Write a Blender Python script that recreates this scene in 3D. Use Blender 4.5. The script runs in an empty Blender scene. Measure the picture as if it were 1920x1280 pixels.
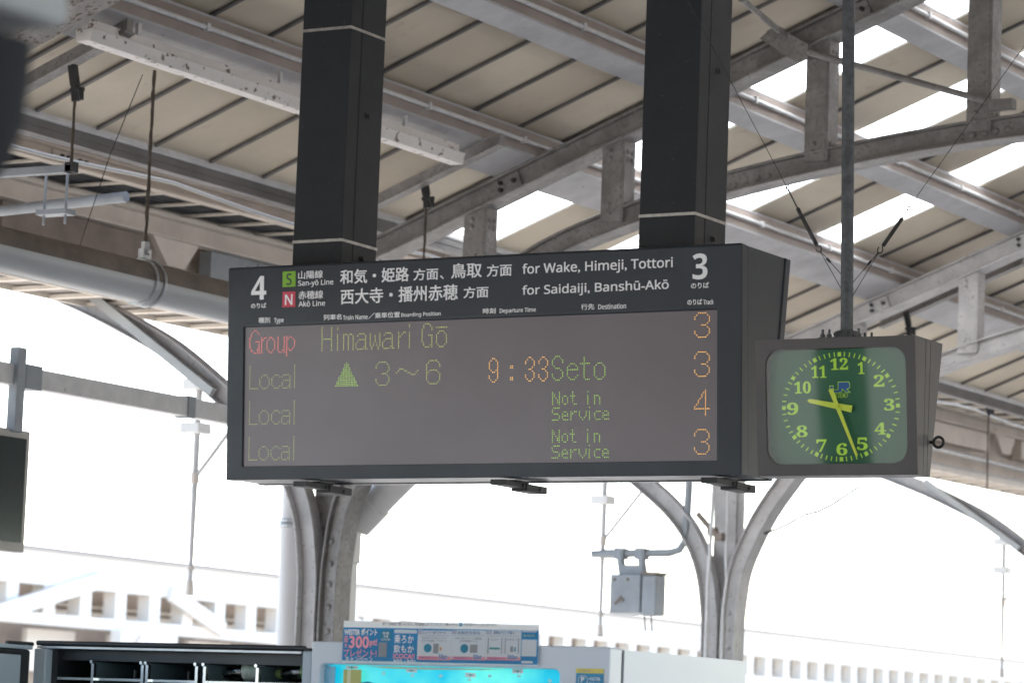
import bpy, bmesh, math, random
from mathutils import Vector, Matrix
random.seed(7)
PI = math.pi
sc = bpy.context.scene
C = sc.collection

# ---------------------------------------------------------------- camera
cam_d = bpy.data.cameras.new('camera'); cam = bpy.data.objects.new('camera', cam_d); C.objects.link(cam)
cam_d.sensor_width = 36.0; cam_d.lens = 6217.0/1920.0*36.0
cam_d.clip_start = 0.1; cam_d.clip_end = 3000
RX = Vector((10710, 360, 6217)).normalized()
RY = Vector((3640, -906, -6217)); RY = (RY - RX*(RX.dot(RY))).normalized()
RZ = RX.cross(RY)
cam.matrix_world = Matrix.Translation((0, 0, 1.57)) @ Matrix((RX, RY, RZ)).to_4x4()
cam_d.dof.use_dof = True; cam_d.dof.focus_distance = 11.3; cam_d.dof.aperture_fstop = 6.5
sc.camera = cam

# ---------------------------------------------------------------- sky, sun, exposure
SUN_EL, SUN_AZ = math.radians(54), math.radians(-38)          # azimuth from +Y towards +X
w = bpy.data.worlds.new('World'); sc.world = w; w.use_nodes = True
nt = w.node_tree; nt.nodes.clear()
sky = nt.nodes.new('ShaderNodeTexSky'); sky.sky_type = 'NISHITA'; sky.sun_disc = False
sky.sun_elevation = SUN_EL; sky.sun_rotation = SUN_AZ; sky.dust_density = 1.5; sky.air_density = 1.0
bg = nt.nodes.new('ShaderNodeBackground'); bg.inputs['Strength'].default_value = 0.13
wo = nt.nodes.new('ShaderNodeOutputWorld')
nt.links.new(sky.outputs[0], bg.inputs[0]); nt.links.new(bg.outputs[0], wo.inputs[0])
sun_d = bpy.data.lights.new('sun', 'SUN'); sun_d.energy = 4.0; sun_d.angle = math.radians(0.6); sun_d.color = (1, .965, .91)
sun = bpy.data.objects.new('sun', sun_d); C.objects.link(sun)
sd = Vector((math.sin(SUN_AZ)*math.cos(SUN_EL), math.cos(SUN_AZ)*math.cos(SUN_EL), math.sin(SUN_EL)))
sun.rotation_euler = sd.to_track_quat('Z', 'Y').to_euler(); sun.location = (0, 0, 40)
sc.view_settings.view_transform = 'Standard'; sc.view_settings.look = 'None'
sc.view_settings.exposure = 2.5; sc.view_settings.gamma = 1.0; sc.view_settings.use_curve_mapping = False
sc.render.engine = 'CYCLES'
sc.cycles.seed = 11; sc.cycles.sample_clamp_indirect = 3.0; sc.cycles.max_bounces = 8; sc.cycles.diffuse_bounces = 5; sc.cycles.transparent_max_bounces = 12

# ---------------------------------------------------------------- materials
def mat(name, col, rough=.55, metal=0.0, n=0.0, ns=6.0, col2=None, bump=0.0, bs=60.0, spots=None, spot_scale=25.0, spot_cut=.66, coat=0.0, stretch=None, spec=None):
    m = bpy.data.materials.new(name); m.use_nodes = True
    t = m.node_tree; b = t.nodes['Principled BSDF']; L = t.links
    b.inputs['Roughness'].default_value = rough; b.inputs['Metallic'].default_value = metal
    b.inputs['Coat Weight'].default_value = coat
    if spec is not None: b.inputs['Specular IOR Level'].default_value = spec
    b.inputs['Base Color'].default_value = (*col, 1)
    tc = t.nodes.new('ShaderNodeTexCoord'); src = tc.outputs['Object']
    if stretch:
        mp = t.nodes.new('ShaderNodeMapping'); mp.inputs['Scale'].default_value = stretch; L.new(src, mp.inputs[0]); src = mp.outputs[0]
    last = None
    if n or col2:
        no = t.nodes.new('ShaderNodeTexNoise'); no.inputs['Scale'].default_value = ns; no.inputs['Detail'].default_value = 6; no.inputs['Roughness'].default_value = .62
        L.new(src, no.inputs['Vector'])
        r = t.nodes.new('ShaderNodeValToRGB'); r.color_ramp.elements[0].position = .36; r.color_ramp.elements[1].position = .66
        c2 = col2 if col2 else tuple(c*(1-n) for c in col)
        r.color_ramp.elements[0].color = (*c2, 1); r.color_ramp.elements[1].color = (*col, 1)
        L.new(no.outputs[0], r.inputs[0]); last = r.outputs[0]
        mr = t.nodes.new('ShaderNodeMapRange'); mr.inputs[3].default_value = rough+.12; mr.inputs[4].default_value = max(.03, rough-.08)
        L.new(no.outputs[0], mr.inputs[0]); L.new(mr.outputs[0], b.inputs['Roughness'])
    if spots:
        n2 = t.nodes.new('ShaderNodeTexNoise'); n2.inputs['Scale'].default_value = spot_scale; n2.inputs['Detail'].default_value = 4
        L.new(src, n2.inputs['Vector'])
        r2 = t.nodes.new('ShaderNodeValToRGB'); r2.color_ramp.elements[0].position = spot_cut; r2.color_ramp.elements[1].position = spot_cut+.06
        r2.color_ramp.elements[0].color = (0, 0, 0, 1); r2.color_ramp.elements[1].color = (1, 1, 1, 1)
        L.new(n2.outputs[0], r2.inputs[0])
        mx = t.nodes.new('ShaderNodeMix'); mx.data_type = 'RGBA'
        L.new(r2.outputs[0], mx.inputs['Factor'])
        if last: L.new(last, mx.inputs['A'])
        else: mx.inputs['A'].default_value = (*col, 1)
        mx.inputs['B'].default_value = (*spots, 1); last = mx.outputs['Result']
    if last: L.new(last, b.inputs['Base Color'])
    if bump:
        n3 = t.nodes.new('ShaderNodeTexNoise'); n3.inputs['Scale'].default_value = bs; n3.inputs['Detail'].default_value = 5
        L.new(src, n3.inputs['Vector'])
        bp = t.nodes.new('ShaderNodeBump'); bp.inputs['Strength'].default_value = bump; bp.inputs['Distance'].default_value = .004
        L.new(n3.outputs[0], bp.inputs['Height']); L.new(bp.outputs[0], b.inputs['Normal'])
    return m
def emit(name, col, s, base=None):
    m = mat(name, base or col, .5); b = m.node_tree.nodes['Principled BSDF']
    b.inputs['Emission Color'].default_value = (*col, 1); b.inputs['Emission Strength'].default_value = s
    return m
def translucent(name, col, f=.6, rough=.6):
    m = mat(name, col, rough); t = m.node_tree; b = t.nodes['Principled BSDF']; o = t.nodes['Material Output']
    tr = t.nodes.new('ShaderNodeBsdfTranslucent'); tr.inputs[0].default_value = (*col, 1)
    mx = t.nodes.new('ShaderNodeMixShader'); mx.inputs[0].default_value = f
    t.links.new(b.outputs[0], mx.inputs[1]); t.links.new(tr.outputs[0], mx.inputs[2]); t.links.new(mx.outputs[0], o.inputs[0])
    return m
def pane(name, tint, gloss=.0, rough=.02, ior=1.5):
    m = bpy.data.materials.new(name); m.use_nodes = True; t = m.node_tree; t.nodes.clear()
    o = t.nodes.new('ShaderNodeOutputMaterial'); tr = t.nodes.new('ShaderNodeBsdfTransparent'); tr.inputs[0].default_value = (*tint, 1)
    g = t.nodes.new('ShaderNodeBsdfGlossy'); g.inputs['Roughness'].default_value = rough
    fr = t.nodes.new('ShaderNodeFresnel'); fr.inputs[0].default_value = ior
    ad = t.nodes.new('ShaderNodeMath'); ad.operation = 'ADD'; ad.inputs[1].default_value = gloss; ad.use_clamp = True
    mx = t.nodes.new('ShaderNodeMixShader'); t.links.new(fr.outputs[0], ad.inputs[0]); t.links.new(ad.outputs[0], mx.inputs[0])
    t.links.new(tr.outputs[0], mx.inputs[1]); t.links.new(g.outputs[0], mx.inputs[2]); t.links.new(mx.outputs[0], o.inputs[0])
    return m

M = {}
M['steel'] = mat('grey_steel_paint', (.30, .282, .265), .5, n=.42, ns=7, bump=.6, bs=45, spots=(.185, .175, .165), spot_scale=46, spot_cut=.55)
M['steel_light'] = mat('pale_paint_and_lit_steel', (.52, .50, .49), .45, n=.25, ns=6, bump=.4, bs=45, spots=(.30, .27, .25), spot_scale=36, spot_cut=.62)  # paint of the second frame; on the other left arches painted-in brightness
M['eave'] = mat('dark_eave_paint', (.17, .16, .155), .6, n=.3, ns=3)
M['pipe_shade'] = mat('pipe_top_shade', (.20, .165, .14), .8, n=.3, ns=6)  # painted shade for the top half of the rain pipe
M['purlin_web'] = mat('brown_stained_paint', (.34, .28, .245), .55, n=.25, ns=3, spots=(.2,.15,.12), spot_scale=20, spot_cut=.68)
M['purlin'] = mat('taupe_steel_paint', (.45, .44, .445), .5, n=.22, ns=4, spots=(.20, .15, .12), spot_scale=30, spot_cut=.68, bump=.2)
M['panel'] = mat('cream_roof_board', (.60, .515, .40), .6, n=.13, ns=1.6, spots=(.50, .42, .33), spot_scale=11, spot_cut=.66, bump=.12, bs=14)
M['panel_b'] = mat('cream_roof_board_grubby', (.545, .47, .36), .6, n=.16, ns=1.2, spots=(.44, .36, .28), spot_scale=7, spot_cut=.64, bump=.12, bs=14)
M['panel_c'] = mat('cream_roof_board_pale', (.62, .54, .42), .6, n=.12, ns=2.2, spots=(.52, .44, .35), spot_scale=15, spot_cut=.68, bump=.12, bs=14)
M['rib'] = mat('dark_seam_bar', (.15, .14, .13), .6, n=.3, ns=8)
M['rooftop'] = mat('roof_top_sheet', (.35, .36, .36), .6, n=.2)
M['skylight'] = translucent('milky_skylight', (.93, .95, .95), .88)
M['white_rust'] = mat('chipped_white_paint', (.74, .70, .66), .5, n=.10, ns=8, spots=(.17, .12, .09), spot_scale=26, spot_cut=.61, stretch=(1, .7, 1), bump=.3)
M['beige'] = mat('beige_painted_steel', (.72, .645, .565), .55, n=.16, ns=4, spots=(.25, .18, .13), spot_scale=18, spot_cut=.71)
M['cream'] = mat('cream_paint', (.80, .72, .62), .5, n=.10, ns=5)
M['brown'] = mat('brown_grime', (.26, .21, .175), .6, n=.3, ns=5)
M['conduit'] = mat('pale_conduit', (.62, .61, .60), .4, n=.15, ns=12, spots=(.3, .26, .22), spot_scale=30, spot_cut=.68)
M['pvc'] = mat('grey_pvc_pipe', (.45, .46, .455), .33, n=.10, ns=5, stretch=(1, .25, 1), spec=.6)
M['pvc_pale'] = mat('pale_pvc_pipe', (.66, .64, .62), .4, n=.10, ns=4, stretch=(1, 1, .3))
M['galv'] = mat('galvanised', (.58, .59, .60), .35, .75, n=.2, ns=20)
M['blackrod'] = mat('rusty_rod', (.10, .075, .055), .7, n=.5, ns=30, bump=.6)
M['black'] = mat('black_iron', (.025, .025, .025), .55, n=.3, ns=20)
M['cable'] = mat('black_cable', (.045, .045, .048), .5, n=.3, ns=10)
M['mesh'] = mat('grey_mesh_floor', (.34, .31, .28), .6, n=.2, ns=40)
M['sign'] = mat('charcoal_powder_coat', (.025, .032, .041), .34, n=.10, ns=5, bump=.05, bs=300, spots=(.03, .038, .048), spot_scale=2.0, spot_cut=.55, spec=.38)
M['post'] = mat('charcoal_post_paint', (.029, .032, .036), .40, n=.14, ns=6, spots=(.085, .085, .085), spot_scale=70, spot_cut=.70, bump=.10, bs=90, spec=.22)
M['band'] = mat('steel_band', (.55, .53, .50), .38, 1.0, n=.35, ns=25)
M['screen'] = mat('led_matrix_face', (.094, .067, .078), .33, n=.06, ns=3, spec=1.0)
M['text'] = mat('white_lettering', (.88, .89, .90), .5)
M['lime'] = mat('lime_square', (.22, .48, .03), .5)
M['red'] = mat('red_square', (.62, .06, .10), .5)
M['darkletter'] = mat('dark_letter', (.04, .05, .05), .5)
M['led_r'] = emit('red_led', (1.0, .20, .16), .33)
M['led_g'] = emit('green_led', (.42, .78, .08), .22)
M['led_y'] = emit('lime_led', (.55, .66, .14), .21)
M['led_d'] = emit('dim_lime_led', (.52, .62, .18), .15)
M['led_o'] = emit('amber_led', (1.0, .52, .10), .33)
M['clockcase'] = mat('clock_case_grey', (.078, .071, .070), .42, n=.12, ns=6, bump=.1, bs=200)
M['dial'] = mat('green_dial', (.012, .125, .052), .5)
M['fluor'] = mat('fluorescent_green', (.60, .95, .06), .45)
M['hand'] = mat('yellow_hand', (.78, .86, .06), .45)
M['glass'] = pane('clock_glass', (.93, .97, .95), .018, .035)
M['blue'] = mat('logo_blue', (.01, .10, .36), .5)
M['galvpole'] = mat('weathered_pole', (.12, .13, .14), .5, .2, n=.45, ns=28, bump=.3)
M['vm'] = mat('white_enamel', (.63, .68, .76), .16, n=.03, ns=2, bump=.10, bs=2.2, coat=.3)
M['vm_gap'] = mat('door_gasket', (.06, .065, .07), .6)
M['vmdark'] = mat('dark_cabinet', (.022, .026, .03), .35, n=.2, ns=8)
M['vmteal'] = mat('teal_divider', (.10, .15, .17), .35, .3, n=.15, ns=10)
M['chrome'] = mat('bright_edge', (.78, .80, .82), .22, 1.0)
M['doorpanel'] = mat('grey_blue_panel', (.42, .50, .56), .5, n=.05)
M['screen_off'] = mat('dark_monitor_glass', (.008, .024, .028), .12)
M['bezel'] = mat('monitor_bezel', (.42, .40, .37), .45, n=.1)
M['oppwhite'] = mat('far_white_paint', (.84, .78, .69), .55, n=.06, ns=1)
M['oppbrown'] = mat('far_brown', (.55, .46, .39), .7, n=.3, ns=1.5)
M['oppgrey'] = mat('far_grey_roof', (.74, .73, .70), .6, n=.1, ns=.5)
M['ballast'] = mat('ballast', (.29, .275, .258), .9, n=.4, ns=9, bump=.8, bs=25)
M['concrete'] = mat('platform_concrete', (.40, .385, .36), .8, n=.2, ns=2, bump=.2)
M['box'] = mat('grey_box_paint', (.30, .325, .345), .5, n=.18, ns=7)
M['porcelain'] = mat('porcelain', (.80, .79, .76), .3)
M['pet'] = pane('clear_bottle', (.80, .90, .86), .10, .06)
M['liquid'] = mat('green_tea', (.20, .30, .12), .25)
M['label_w'] = mat('bottle_label', (.72, .76, .74), .35, n=.25, ns=45, col2=(.35, .5, .4))
M['label_g'] = mat('green_bottle_label', (.10, .32, .08), .35, n=.4, ns=30, col2=(.6, .7, .5))
M['rubber'] = mat('near_black_housing', (.025, .025, .027), .8, spec=.15)
M['palegrey'] = mat('pale_grey_housing', (.33, .33, .32), .6)

# ---------------------------------------------------------------- geometry helpers
class MB:
    def __init__(s): s.v = []; s.f = []; s.mi = []
    def add(s, vs, fs, mi=0):
        o = len(s.v); s.v += [tuple(p) for p in vs]; s.f += [tuple(i+o for i in f) for f in fs]; s.mi += [mi]*len(fs); return s
    def box(s, x0, x1, y0, y1, z0, z1, mi=0):
        return s.hexa([(x0,y0,z0),(x1,y0,z0),(x1,y1,z0),(x0,y1,z0),(x0,y0,z1),(x1,y0,z1),(x1,y1,z1),(x0,y1,z1)], mi)
    def hexa(s, p, mi=0):
        return s.add(p, [(0,3,2,1),(4,5,6,7),(0,1,5,4),(1,2,6,5),(2,3,7,6),(3,0,4,7)], mi)
    def bar(s, a, b, w, h, up=(0,0,1), mi=0):                       # rectangular bar from a to b
        a, b = Vector(a), Vector(b); d = (b-a).normalized(); u = Vector(up); u = (u-d*u.dot(d)).normalized(); r = d.cross(u)
        q = [(-w/2,-h/2),(w/2,-h/2),(w/2,h/2),(-w/2,h/2)]
        return s.hexa([a+r*x+u*y for x, y in q]+[b+r*x+u*y for x, y in q], mi) if False else s.add([a+r*x+u*y for x, y in q]+[b+r*x+u*y for x, y in q], [(3,2,1,0),(4,5,6,7),(0,1,5,4),(1,2,6,5),(2,3,7,6),(3,0,4,7)], mi)
    def tube(s, path, r, n=12, caps=True, mi=0):
        P = [Vector(p) for p in path]; rs = r if isinstance(r, (list, tuple)) else [r]*len(P)
        vs = []; fs = []; prev = None
        for i, p in enumerate(P):
            d = (P[min(i+1, len(P)-1)]-P[max(i-1, 0)]).normalized()
            if prev is None:
                a = Vector((0,0,1)) if abs(d.z) < .9 else Vector((1,0,0)); u = (a-d*a.dot(d)).normalized()
            else: u = (prev-d*prev.dot(d)).normalized()
            prev = u; v = d.cross(u)
            vs += [p+(u*math.cos(2*PI*k/n)+v*math.sin(2*PI*k/n))*rs[i] for k in range(n)]
        for i in range(len(P)-1):
            for k in range(n):
                fs.append((i*n+k, i*n+(k+1)%n, (i+1)*n+(k+1)%n, (i+1)*n+k))
        if caps: fs.append(tuple(range(n))[::-1]); fs.append(tuple((len(P)-1)*n+k for k in range(n)))
        return s.add(vs, fs, mi)
    def sweep(s, path, n0, n1, y0, y1, mi=0):                       # path of (x,z); closed strip between normals n0..n1 and y0..y1
        P = [Vector((x, 0, z)) for x, z in path]; vs = []; fs = []
        for i, p in enumerate(P):
            d = (P[min(i+1, len(P)-1)]-P[max(i-1, 0)]).normalized(); nn = Vector((-d.z, 0, d.x))
            a, b = p+nn*n0, p+nn*n1
            vs += [(a.x,y0,a.z),(b.x,y0,b.z),(b.x,y1,b.z),(a.x,y1,a.z)]
        for i in range(len(P)-1):
            for k in range(4): fs.append((i*4+k, (i+1)*4+k, (i+1)*4+(k+1)%4, i*4+(k+1)%4))
        e = (len(P)-1)*4; fs.append((0,1,2,3)); fs.append((e+3,e+2,e+1,e))
        return s.add(vs, fs, mi)
    def dome(s, c, r, axis=(0,-1,0), h=.7, mi=0):                   # rivet head
        a = Vector(axis).normalized(); t = Vector((0,0,1)) if abs(a.z) < .9 else Vector((1,0,0)); u = (t-a*t.dot(a)).normalized(); v = a.cross(u); c = Vector(c)
        vs = []; n = 8
        for rr, hh in ((1, 0), (.82, .5), (.4, .92)):
            vs += [c+(u*math.cos(2*PI*k/n)+v*math.sin(2*PI*k/n))*r*rr+a*r*h*hh for k in range(n)]
        vs.append(c+a*r*h); fs = []
        for j in range(2):
            for k in range(n): fs.append((j*n+k, j*n+(k+1)%n, (j+1)*n+(k+1)%n, (j+1)*n+k))
        for k in range(n): fs.append((2*n+k, 2*n+(k+1)%n, 3*n))
        return s.add(vs, fs, mi)
    def lathe(s, prof, org, axis, n=20, mi=0):                      # prof: (distance along axis, radius)
        a = Vector(axis).normalized(); return s.tube([Vector(org)+a*t for t, _ in prof], [max(r, 1e-4) for _, r in prof], n, True, mi)
    def prism(s, pts, fn0, fn1, mi=0):                              # polygon (2d) between two mappings
        n = len(pts); a = [fn0(*p) for p in pts]; b = [fn1(*p) for p in pts]
        return s.add(a+b, [tuple(range(n)), tuple(range(2*n-1, n-1, -1))]+[(i, n+i, n+(i+1)%n, (i+1)%n) for i in range(n)], mi)
def world_loc(o):
    p = Vector((0,0,0))
    while o: p += o.location; o = o.parent
    return p
def obj(name, mb, mats, parent=None, bevel=0.0, smooth=False, loc=None, segs=2):
    me = bpy.data.meshes.new(name)
    o = bpy.data.objects.new(name, me); C.objects.link(o)
    if parent: o.parent = parent; off = world_loc(parent)
    else:
        off = Vector(loc) if loc is not None else Vector((0,0,0)); o.location = off
    me.from_pydata([tuple(Vector(v)-off) for v in mb.v], [], mb.f)
    for m in (mats if isinstance(mats, (list, tuple)) else [mats]): me.materials.append(m)
    for p, i in zip(me.polygons, mb.mi): p.material_index = i
    bm = bmesh.new(); bm.from_mesh(me); bmesh.ops.recalc_face_normals(bm, faces=bm.faces); bm.to_mesh(me); bm.free()
    if smooth:
        for p in me.polygons: p.use_smooth = True
        try: me.set_sharp_from_angle(angle=math.radians(40))
        except Exception: pass
    if bevel:
        b = o.modifiers.new('bevel', 'BEVEL'); b.width = bevel; b.segments = segs; b.limit_method = 'ANGLE'; b.angle_limit = math.radians(35)
    return o
def tag(o, label, cat, group=None, kind=None):
    o['label'] = label
    if cat: o['category'] = cat
    if group: o['group'] = group
    if kind: o['kind'] = kind
    return o
def thing(name, label, cat, loc, group=None):
    o = bpy.data.objects.new(name, None); C.objects.link(o); o.location = loc; o.empty_display_size = .1
    return tag(o, label, cat, group)
def struct(name, mb, m, label=None):
    o = obj(name, mb, m); o['kind'] = 'structure'
    if label: o['label'] = label
    return o
def copy_tree(o, parent=None):
    c = o.copy(); C.objects.link(c)
    if parent: c.parent = parent
    for ch in list(o.children): copy_tree(ch, c)
    return c
def sans(s):                                                        # humanist sans letters of the built-in fallback font
    o = ''
    for c in s:
        if 'A' <= c <= 'Z': o += chr(0x1D5A0+ord(c)-65)
        elif 'a' <= c <= 'z': o += chr(0x1D5BA+ord(c)-97)
        elif '0' <= c <= '9': o += chr(0x1D7E2+ord(c)-48)
        else: o += c
    return o
_tc = {}
def text_mesh(s, off=0.0, res=3):
    k = (s, off, res)
    if k in _tc: return _tc[k]
    cu = bpy.data.curves.new('t', 'FONT'); cu.body = s; cu.resolution_u = res; cu.offset = off; cu.fill_mode = 'FRONT'
    o = bpy.data.objects.new('t', cu); C.objects.link(o); bpy.context.view_layer.update()
    me = o.evaluated_get(bpy.context.evaluated_depsgraph_get()).to_mesh()
    vs = [(v.co.x, v.co.y) for v in me.vertices]; fs = [tuple(p.vertices) for p in me.polygons]
    bpy.data.objects.remove(o); bpy.data.curves.remove(cu)
    x0, x1 = min(v[0] for v in vs), max(v[0] for v in vs); y0, y1 = min(v[1] for v in vs), max(v[1] for v in vs)
    vs = [((x-x0)/(x1-x0), (y-y0)/(y1-y0)) for x, y in vs]
    _tc[k] = (vs, fs); return _tc[k]
def put_text(mb, s, x0, z0, x1, z1, plane, off=0.0, res=3, mi=0, bold=0.0):
    vs, fs = text_mesh(s, off, res)
    if bold:                                                        # heavier strokes: the letter again, shifted a hair and laid a hair deeper
        x0 += bold; x1 -= bold; z0 += bold*.6; z1 -= bold*.6
        for k, (dx, dz) in enumerate(((-1,.6),(1,.6),(-1,-.6),(1,-.6))):
            mb.add([plane(x0+u*(x1-x0)+dx*bold, z0+v*(z1-z0)+dz*bold, .00012*(k+1)) for u, v in vs], fs, mi)
        mb.add([plane(x0+u*(x1-x0), z0+v*(z1-z0), 0) for u, v in vs], fs, mi); return
    mb.add([plane(x0+u*(x1-x0), z0+v*(z1-z0)) for u, v in vs], fs, mi)
def rrect(x0, x1, z0, z1, r, n=8):
    pts = []
    for cx, cz, a0 in ((x1-r, z0+r, -90), (x1-r, z1-r, 0), (x0+r, z1-r, 90), (x0+r, z0+r, 180)):
        pts += [(cx+r*math.cos(math.radians(a0+90*k/n)), cz+r*math.sin(math.radians(a0+90*k/n))) for k in range(n+1)]
    return pts
def S3(v): return v
# ---------------------------------------------------------------- ground and platforms (all below the frame; they bounce the light)
struct('ground', MB().add([(-400,-200,-1.12),(400,-200,-1.12),(400,900,-1.12),(-400,900,-1.12)], [(0,1,2,3)]), M['ballast'])
struct('platform', MB().box(-11.1, 5.0, -120, 140, -1.116, 0), M['concrete'])
struct('far_platform', MB().box(-45, -33.2, -20, 160, -1.116, 0), M['concrete'])

# ---------------------------------------------------------------- canopy roof
def zl(x): return 4.312+.3845*(x+9.184)                              # underside of the rafters
XE, XR = -9.62, -4.2
R0, RP = 11.94, .4645
SKY = {8, 11, 14}
roof = thing('platform_canopy', 'cream boarded canopy roof with dark seams and bright skylight strips over the departure board', 'canopy roof', (-7, 14, zl(-7)))
sh = MB(); 
def sheet(mb, y0, y1, o0, o1, x0=XE, x1=XR, mi=0):
    mb.hexa([(x0,y0,zl(x0)+o0),(x1,y0,zl(x1)+o0),(x1,y1,zl(x1)+o0),(x0,y1,zl(x0)+o0),(x0,y0,zl(x0)+o1),(x1,y0,zl(x1)+o1),(x1,y1,zl(x1)+o1),(x0,y1,zl(x0)+o1)], mi)
for k in range(-30, 72):
    if k in SKY: continue
    y0 = R0+RP*k; sheet(sh, y0, y0+RP, .29+random.uniform(0, .004), .305, XE, XR, random.choice((0, 0, 3, 4)))
    sheet(sh, y0+.0001*(k % 2), y0+RP, .318, .335, mi=2)
for k in range(-30, 73):
    if k in SKY or k-1 in SKY: continue
    y0 = R0+RP*k; sheet(sh, y0-.011, y0+.011, .274, .2895+.0, XE+.02, XR, 1)
ze = zl(XR)
sheet(sh, -75, R0-RP*30, .29, .335)
for y0, y1 in ((-75, 45),):                                          # far slope of the gable
    sh.hexa([(XR,y0,ze+.29),(4.2,y0,3.7),(4.2,y1,3.7),(XR,y1,ze+.29),(XR,y0,ze+.335),(4.2,y0,3.745),(4.2,y1,3.745),(XR,y1,ze+.335)], 0)
obj('roof_sheet', sh, [M['panel'], M['rib'], M['rooftop'], M['panel_b'], M['panel_c']], roof)
for k in sorted(SKY):
    mb = MB(); y0 = R0+RP*k; sheet(mb, y0+.016, y0+RP-.016, .296, .302)
    obj('skylight', mb, M['skylight'], roof)
PUR = [-8.85, -7.87, -6.88, -5.89, -4.9]
for xp in PUR:
    mb = MB(); w = .238 if xp == -8.85 else .125; y0, y1 = -1.5, 44.6
    def sl(xa, xb, o0, o1): mb.hexa([(xa,y0,zl(xa)+o0),(xb,y0,zl(xb)+o0),(xb,y1,zl(xb)+o0),(xa,y1,zl(xa)+o0),(xa,y0,zl(xa)+o1),(xb,y0,zl(xb)+o1),(xb,y1,zl(xb)+o1),(xa,y1,zl(xa)+o1)])
    sl(xp, xp+w, .133, .145); sl(xp+w-.014, xp+w-.002, .145, .255); sl(xp, xp+w, .255, .2665)
    o = obj('purlin', mb, [M['purlin'], M['purlin_web']], roof)
    for q in o.data.polygons:
        if 6 <= q.index < 12: q.material_index = 1
    if xp < -6.5:
        cd = MB(); xx = xp+w+.012; cd.tube([(xx, y0, zl(xx)+.196), (xx, y1, zl(xx)+.196)], .0125, 10)
        for j in range(28):
            yy = 9+j*.95; cd.box(xx-.012, xx+.016, yy, yy+.025, zl(xx)+.178, zl(xx)+.214)
        obj('conduit', cd, M['conduit'], o, smooth=True)
eb = MB().box(-9.70, -9.63, -1.5, 44.6, 4.335, 4.37).box(-9.66, -9.625, -1.5, 44.6, 4.37, 4.405)
obj('eave_beam', eb, M['eave'], roof)
g = MB().box(-9.675, -9.615, -1.5, 44.6, 4.405, 4.466)
obj('gutter', g, M['conduit'], roof, bevel=.012)

# the neighbouring roof slope over the track side of the columns
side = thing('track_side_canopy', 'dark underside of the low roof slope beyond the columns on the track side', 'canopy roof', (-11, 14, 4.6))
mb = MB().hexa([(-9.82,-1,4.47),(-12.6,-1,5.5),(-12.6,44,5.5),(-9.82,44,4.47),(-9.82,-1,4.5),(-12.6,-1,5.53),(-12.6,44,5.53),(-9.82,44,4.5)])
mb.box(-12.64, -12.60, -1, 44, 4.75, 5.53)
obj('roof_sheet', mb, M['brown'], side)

def xo(y): return min(.0034*max(0, y-12)**2, .0034*144+.05*max(0, y-24))    # the track side line bends gently towards the platform
def lbox(mb, x0, x1, y0, y1, z0, z1, mi=0):                         # a long box that follows the bend
    n = max(1, int((y1-y0)/1.5)); vs = []; fs = []
    for i in range(n+1):
        y = y0+(y1-y0)*i/n; d = xo(y); vs += [(x0+d,y,z0),(x1+d,y,z0),(x1+d,y,z1),(x0+d,y,z1)]
    for i in range(n):
        for k in range(4): fs.append((i*4+k, (i+1)*4+k, (i+1)*4+(k+1)%4, i*4+(k+1)%4))
    fs.append((0,1,2,3)); fs.append((n*4+3,n*4+2,n*4+1,n*4)); return mb.add(vs, fs, mi)
def ibeam(name, label, x, z0, z1, y0, y1, m, fl=.07, rivets=()):
    t = thing(name, label, 'steel beam', (x, (y0+y1)/2, z0))
    mb = MB(); lbox(mb, x-fl, x+.002, y0, y1, z0, z0+.014); lbox(mb, x-fl, x+.002, y0, y1, z1-.014, z1); lbox(mb, x-.050, x-.044, y0, y1, z0+.014, z1-.014)
    obj('beam', mb, m, t)
    for yy in rivets:
        d = xo(yy); pl = MB().box(x-.0435+d, x-.032+d, yy-.18, yy+.18, z0+.016, z1-.016)
        for dy in (-.11, -.055, .045, .10): pl.lathe([(0,.015),(.014,.013)], (x-.032+d, yy+dy, (z0+z1)/2), (1,0,0), 8, 1)
        obj('splice_plate', pl, [m, M['black']], t)
    return t
ibeam('edge_beam', 'upper beige steel beam with a riveted splice above the cable ladder', -10.9, 4.573, 4.668, 4, 34, M['beige'], .07, (13.92, 18.6, 25))
ibeam('edge_beam', 'lower beige steel beam with a riveted splice above the big grey pipe', -11.33, 4.43, 4.555, 4, 34, M['beige'], .08, (12.55, 17.2, 24))
mb = lbox(MB(), -11.326, -11.29, 4, 34, 4.537, 4.560); tag(obj('flat_trim', mb, M['cream'], loc=(-11.33, 20, 4.56)), 'pale cream strip running between the cable ladder and the lower beige beam', 'trim strip')
t = thing('bracket_row', 'brown boxed brackets hanging between the lower beige beam and the grey pipe', 'bracket row', (-11.4, 14, 4.27))
for k in range(12):
    y0 = 8.2+k*1.9; mb = lbox(MB(), -11.47, -11.385, y0, y0+1.25, 4.27, 4.425); obj('bracket_box', mb, M['brown'] if k < 5 and k % 2 else (M['box'] if k < 5 else M['beige']), t)
    d = xo(y0+1.5); mb = MB().prism([(y0+1.3, 4.43), (y0+1.75, 4.43), (y0+1.62, 4.275), (y0+1.45, 4.275)], lambda a, b: (-11.40+d, a, b), lambda a, b: (-11.36+d, a, b)); obj('gusset', mb, M['beige'], t)
obj('back_board', lbox(MB(), -11.62, -11.56, 4, 34, 4.10, 4.56), M['beige'], t)
obj('lower_rail', lbox(MB(), -11.56, -11.50, 4, 34, 4.02, 4.11), M['conduit'], t)

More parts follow.
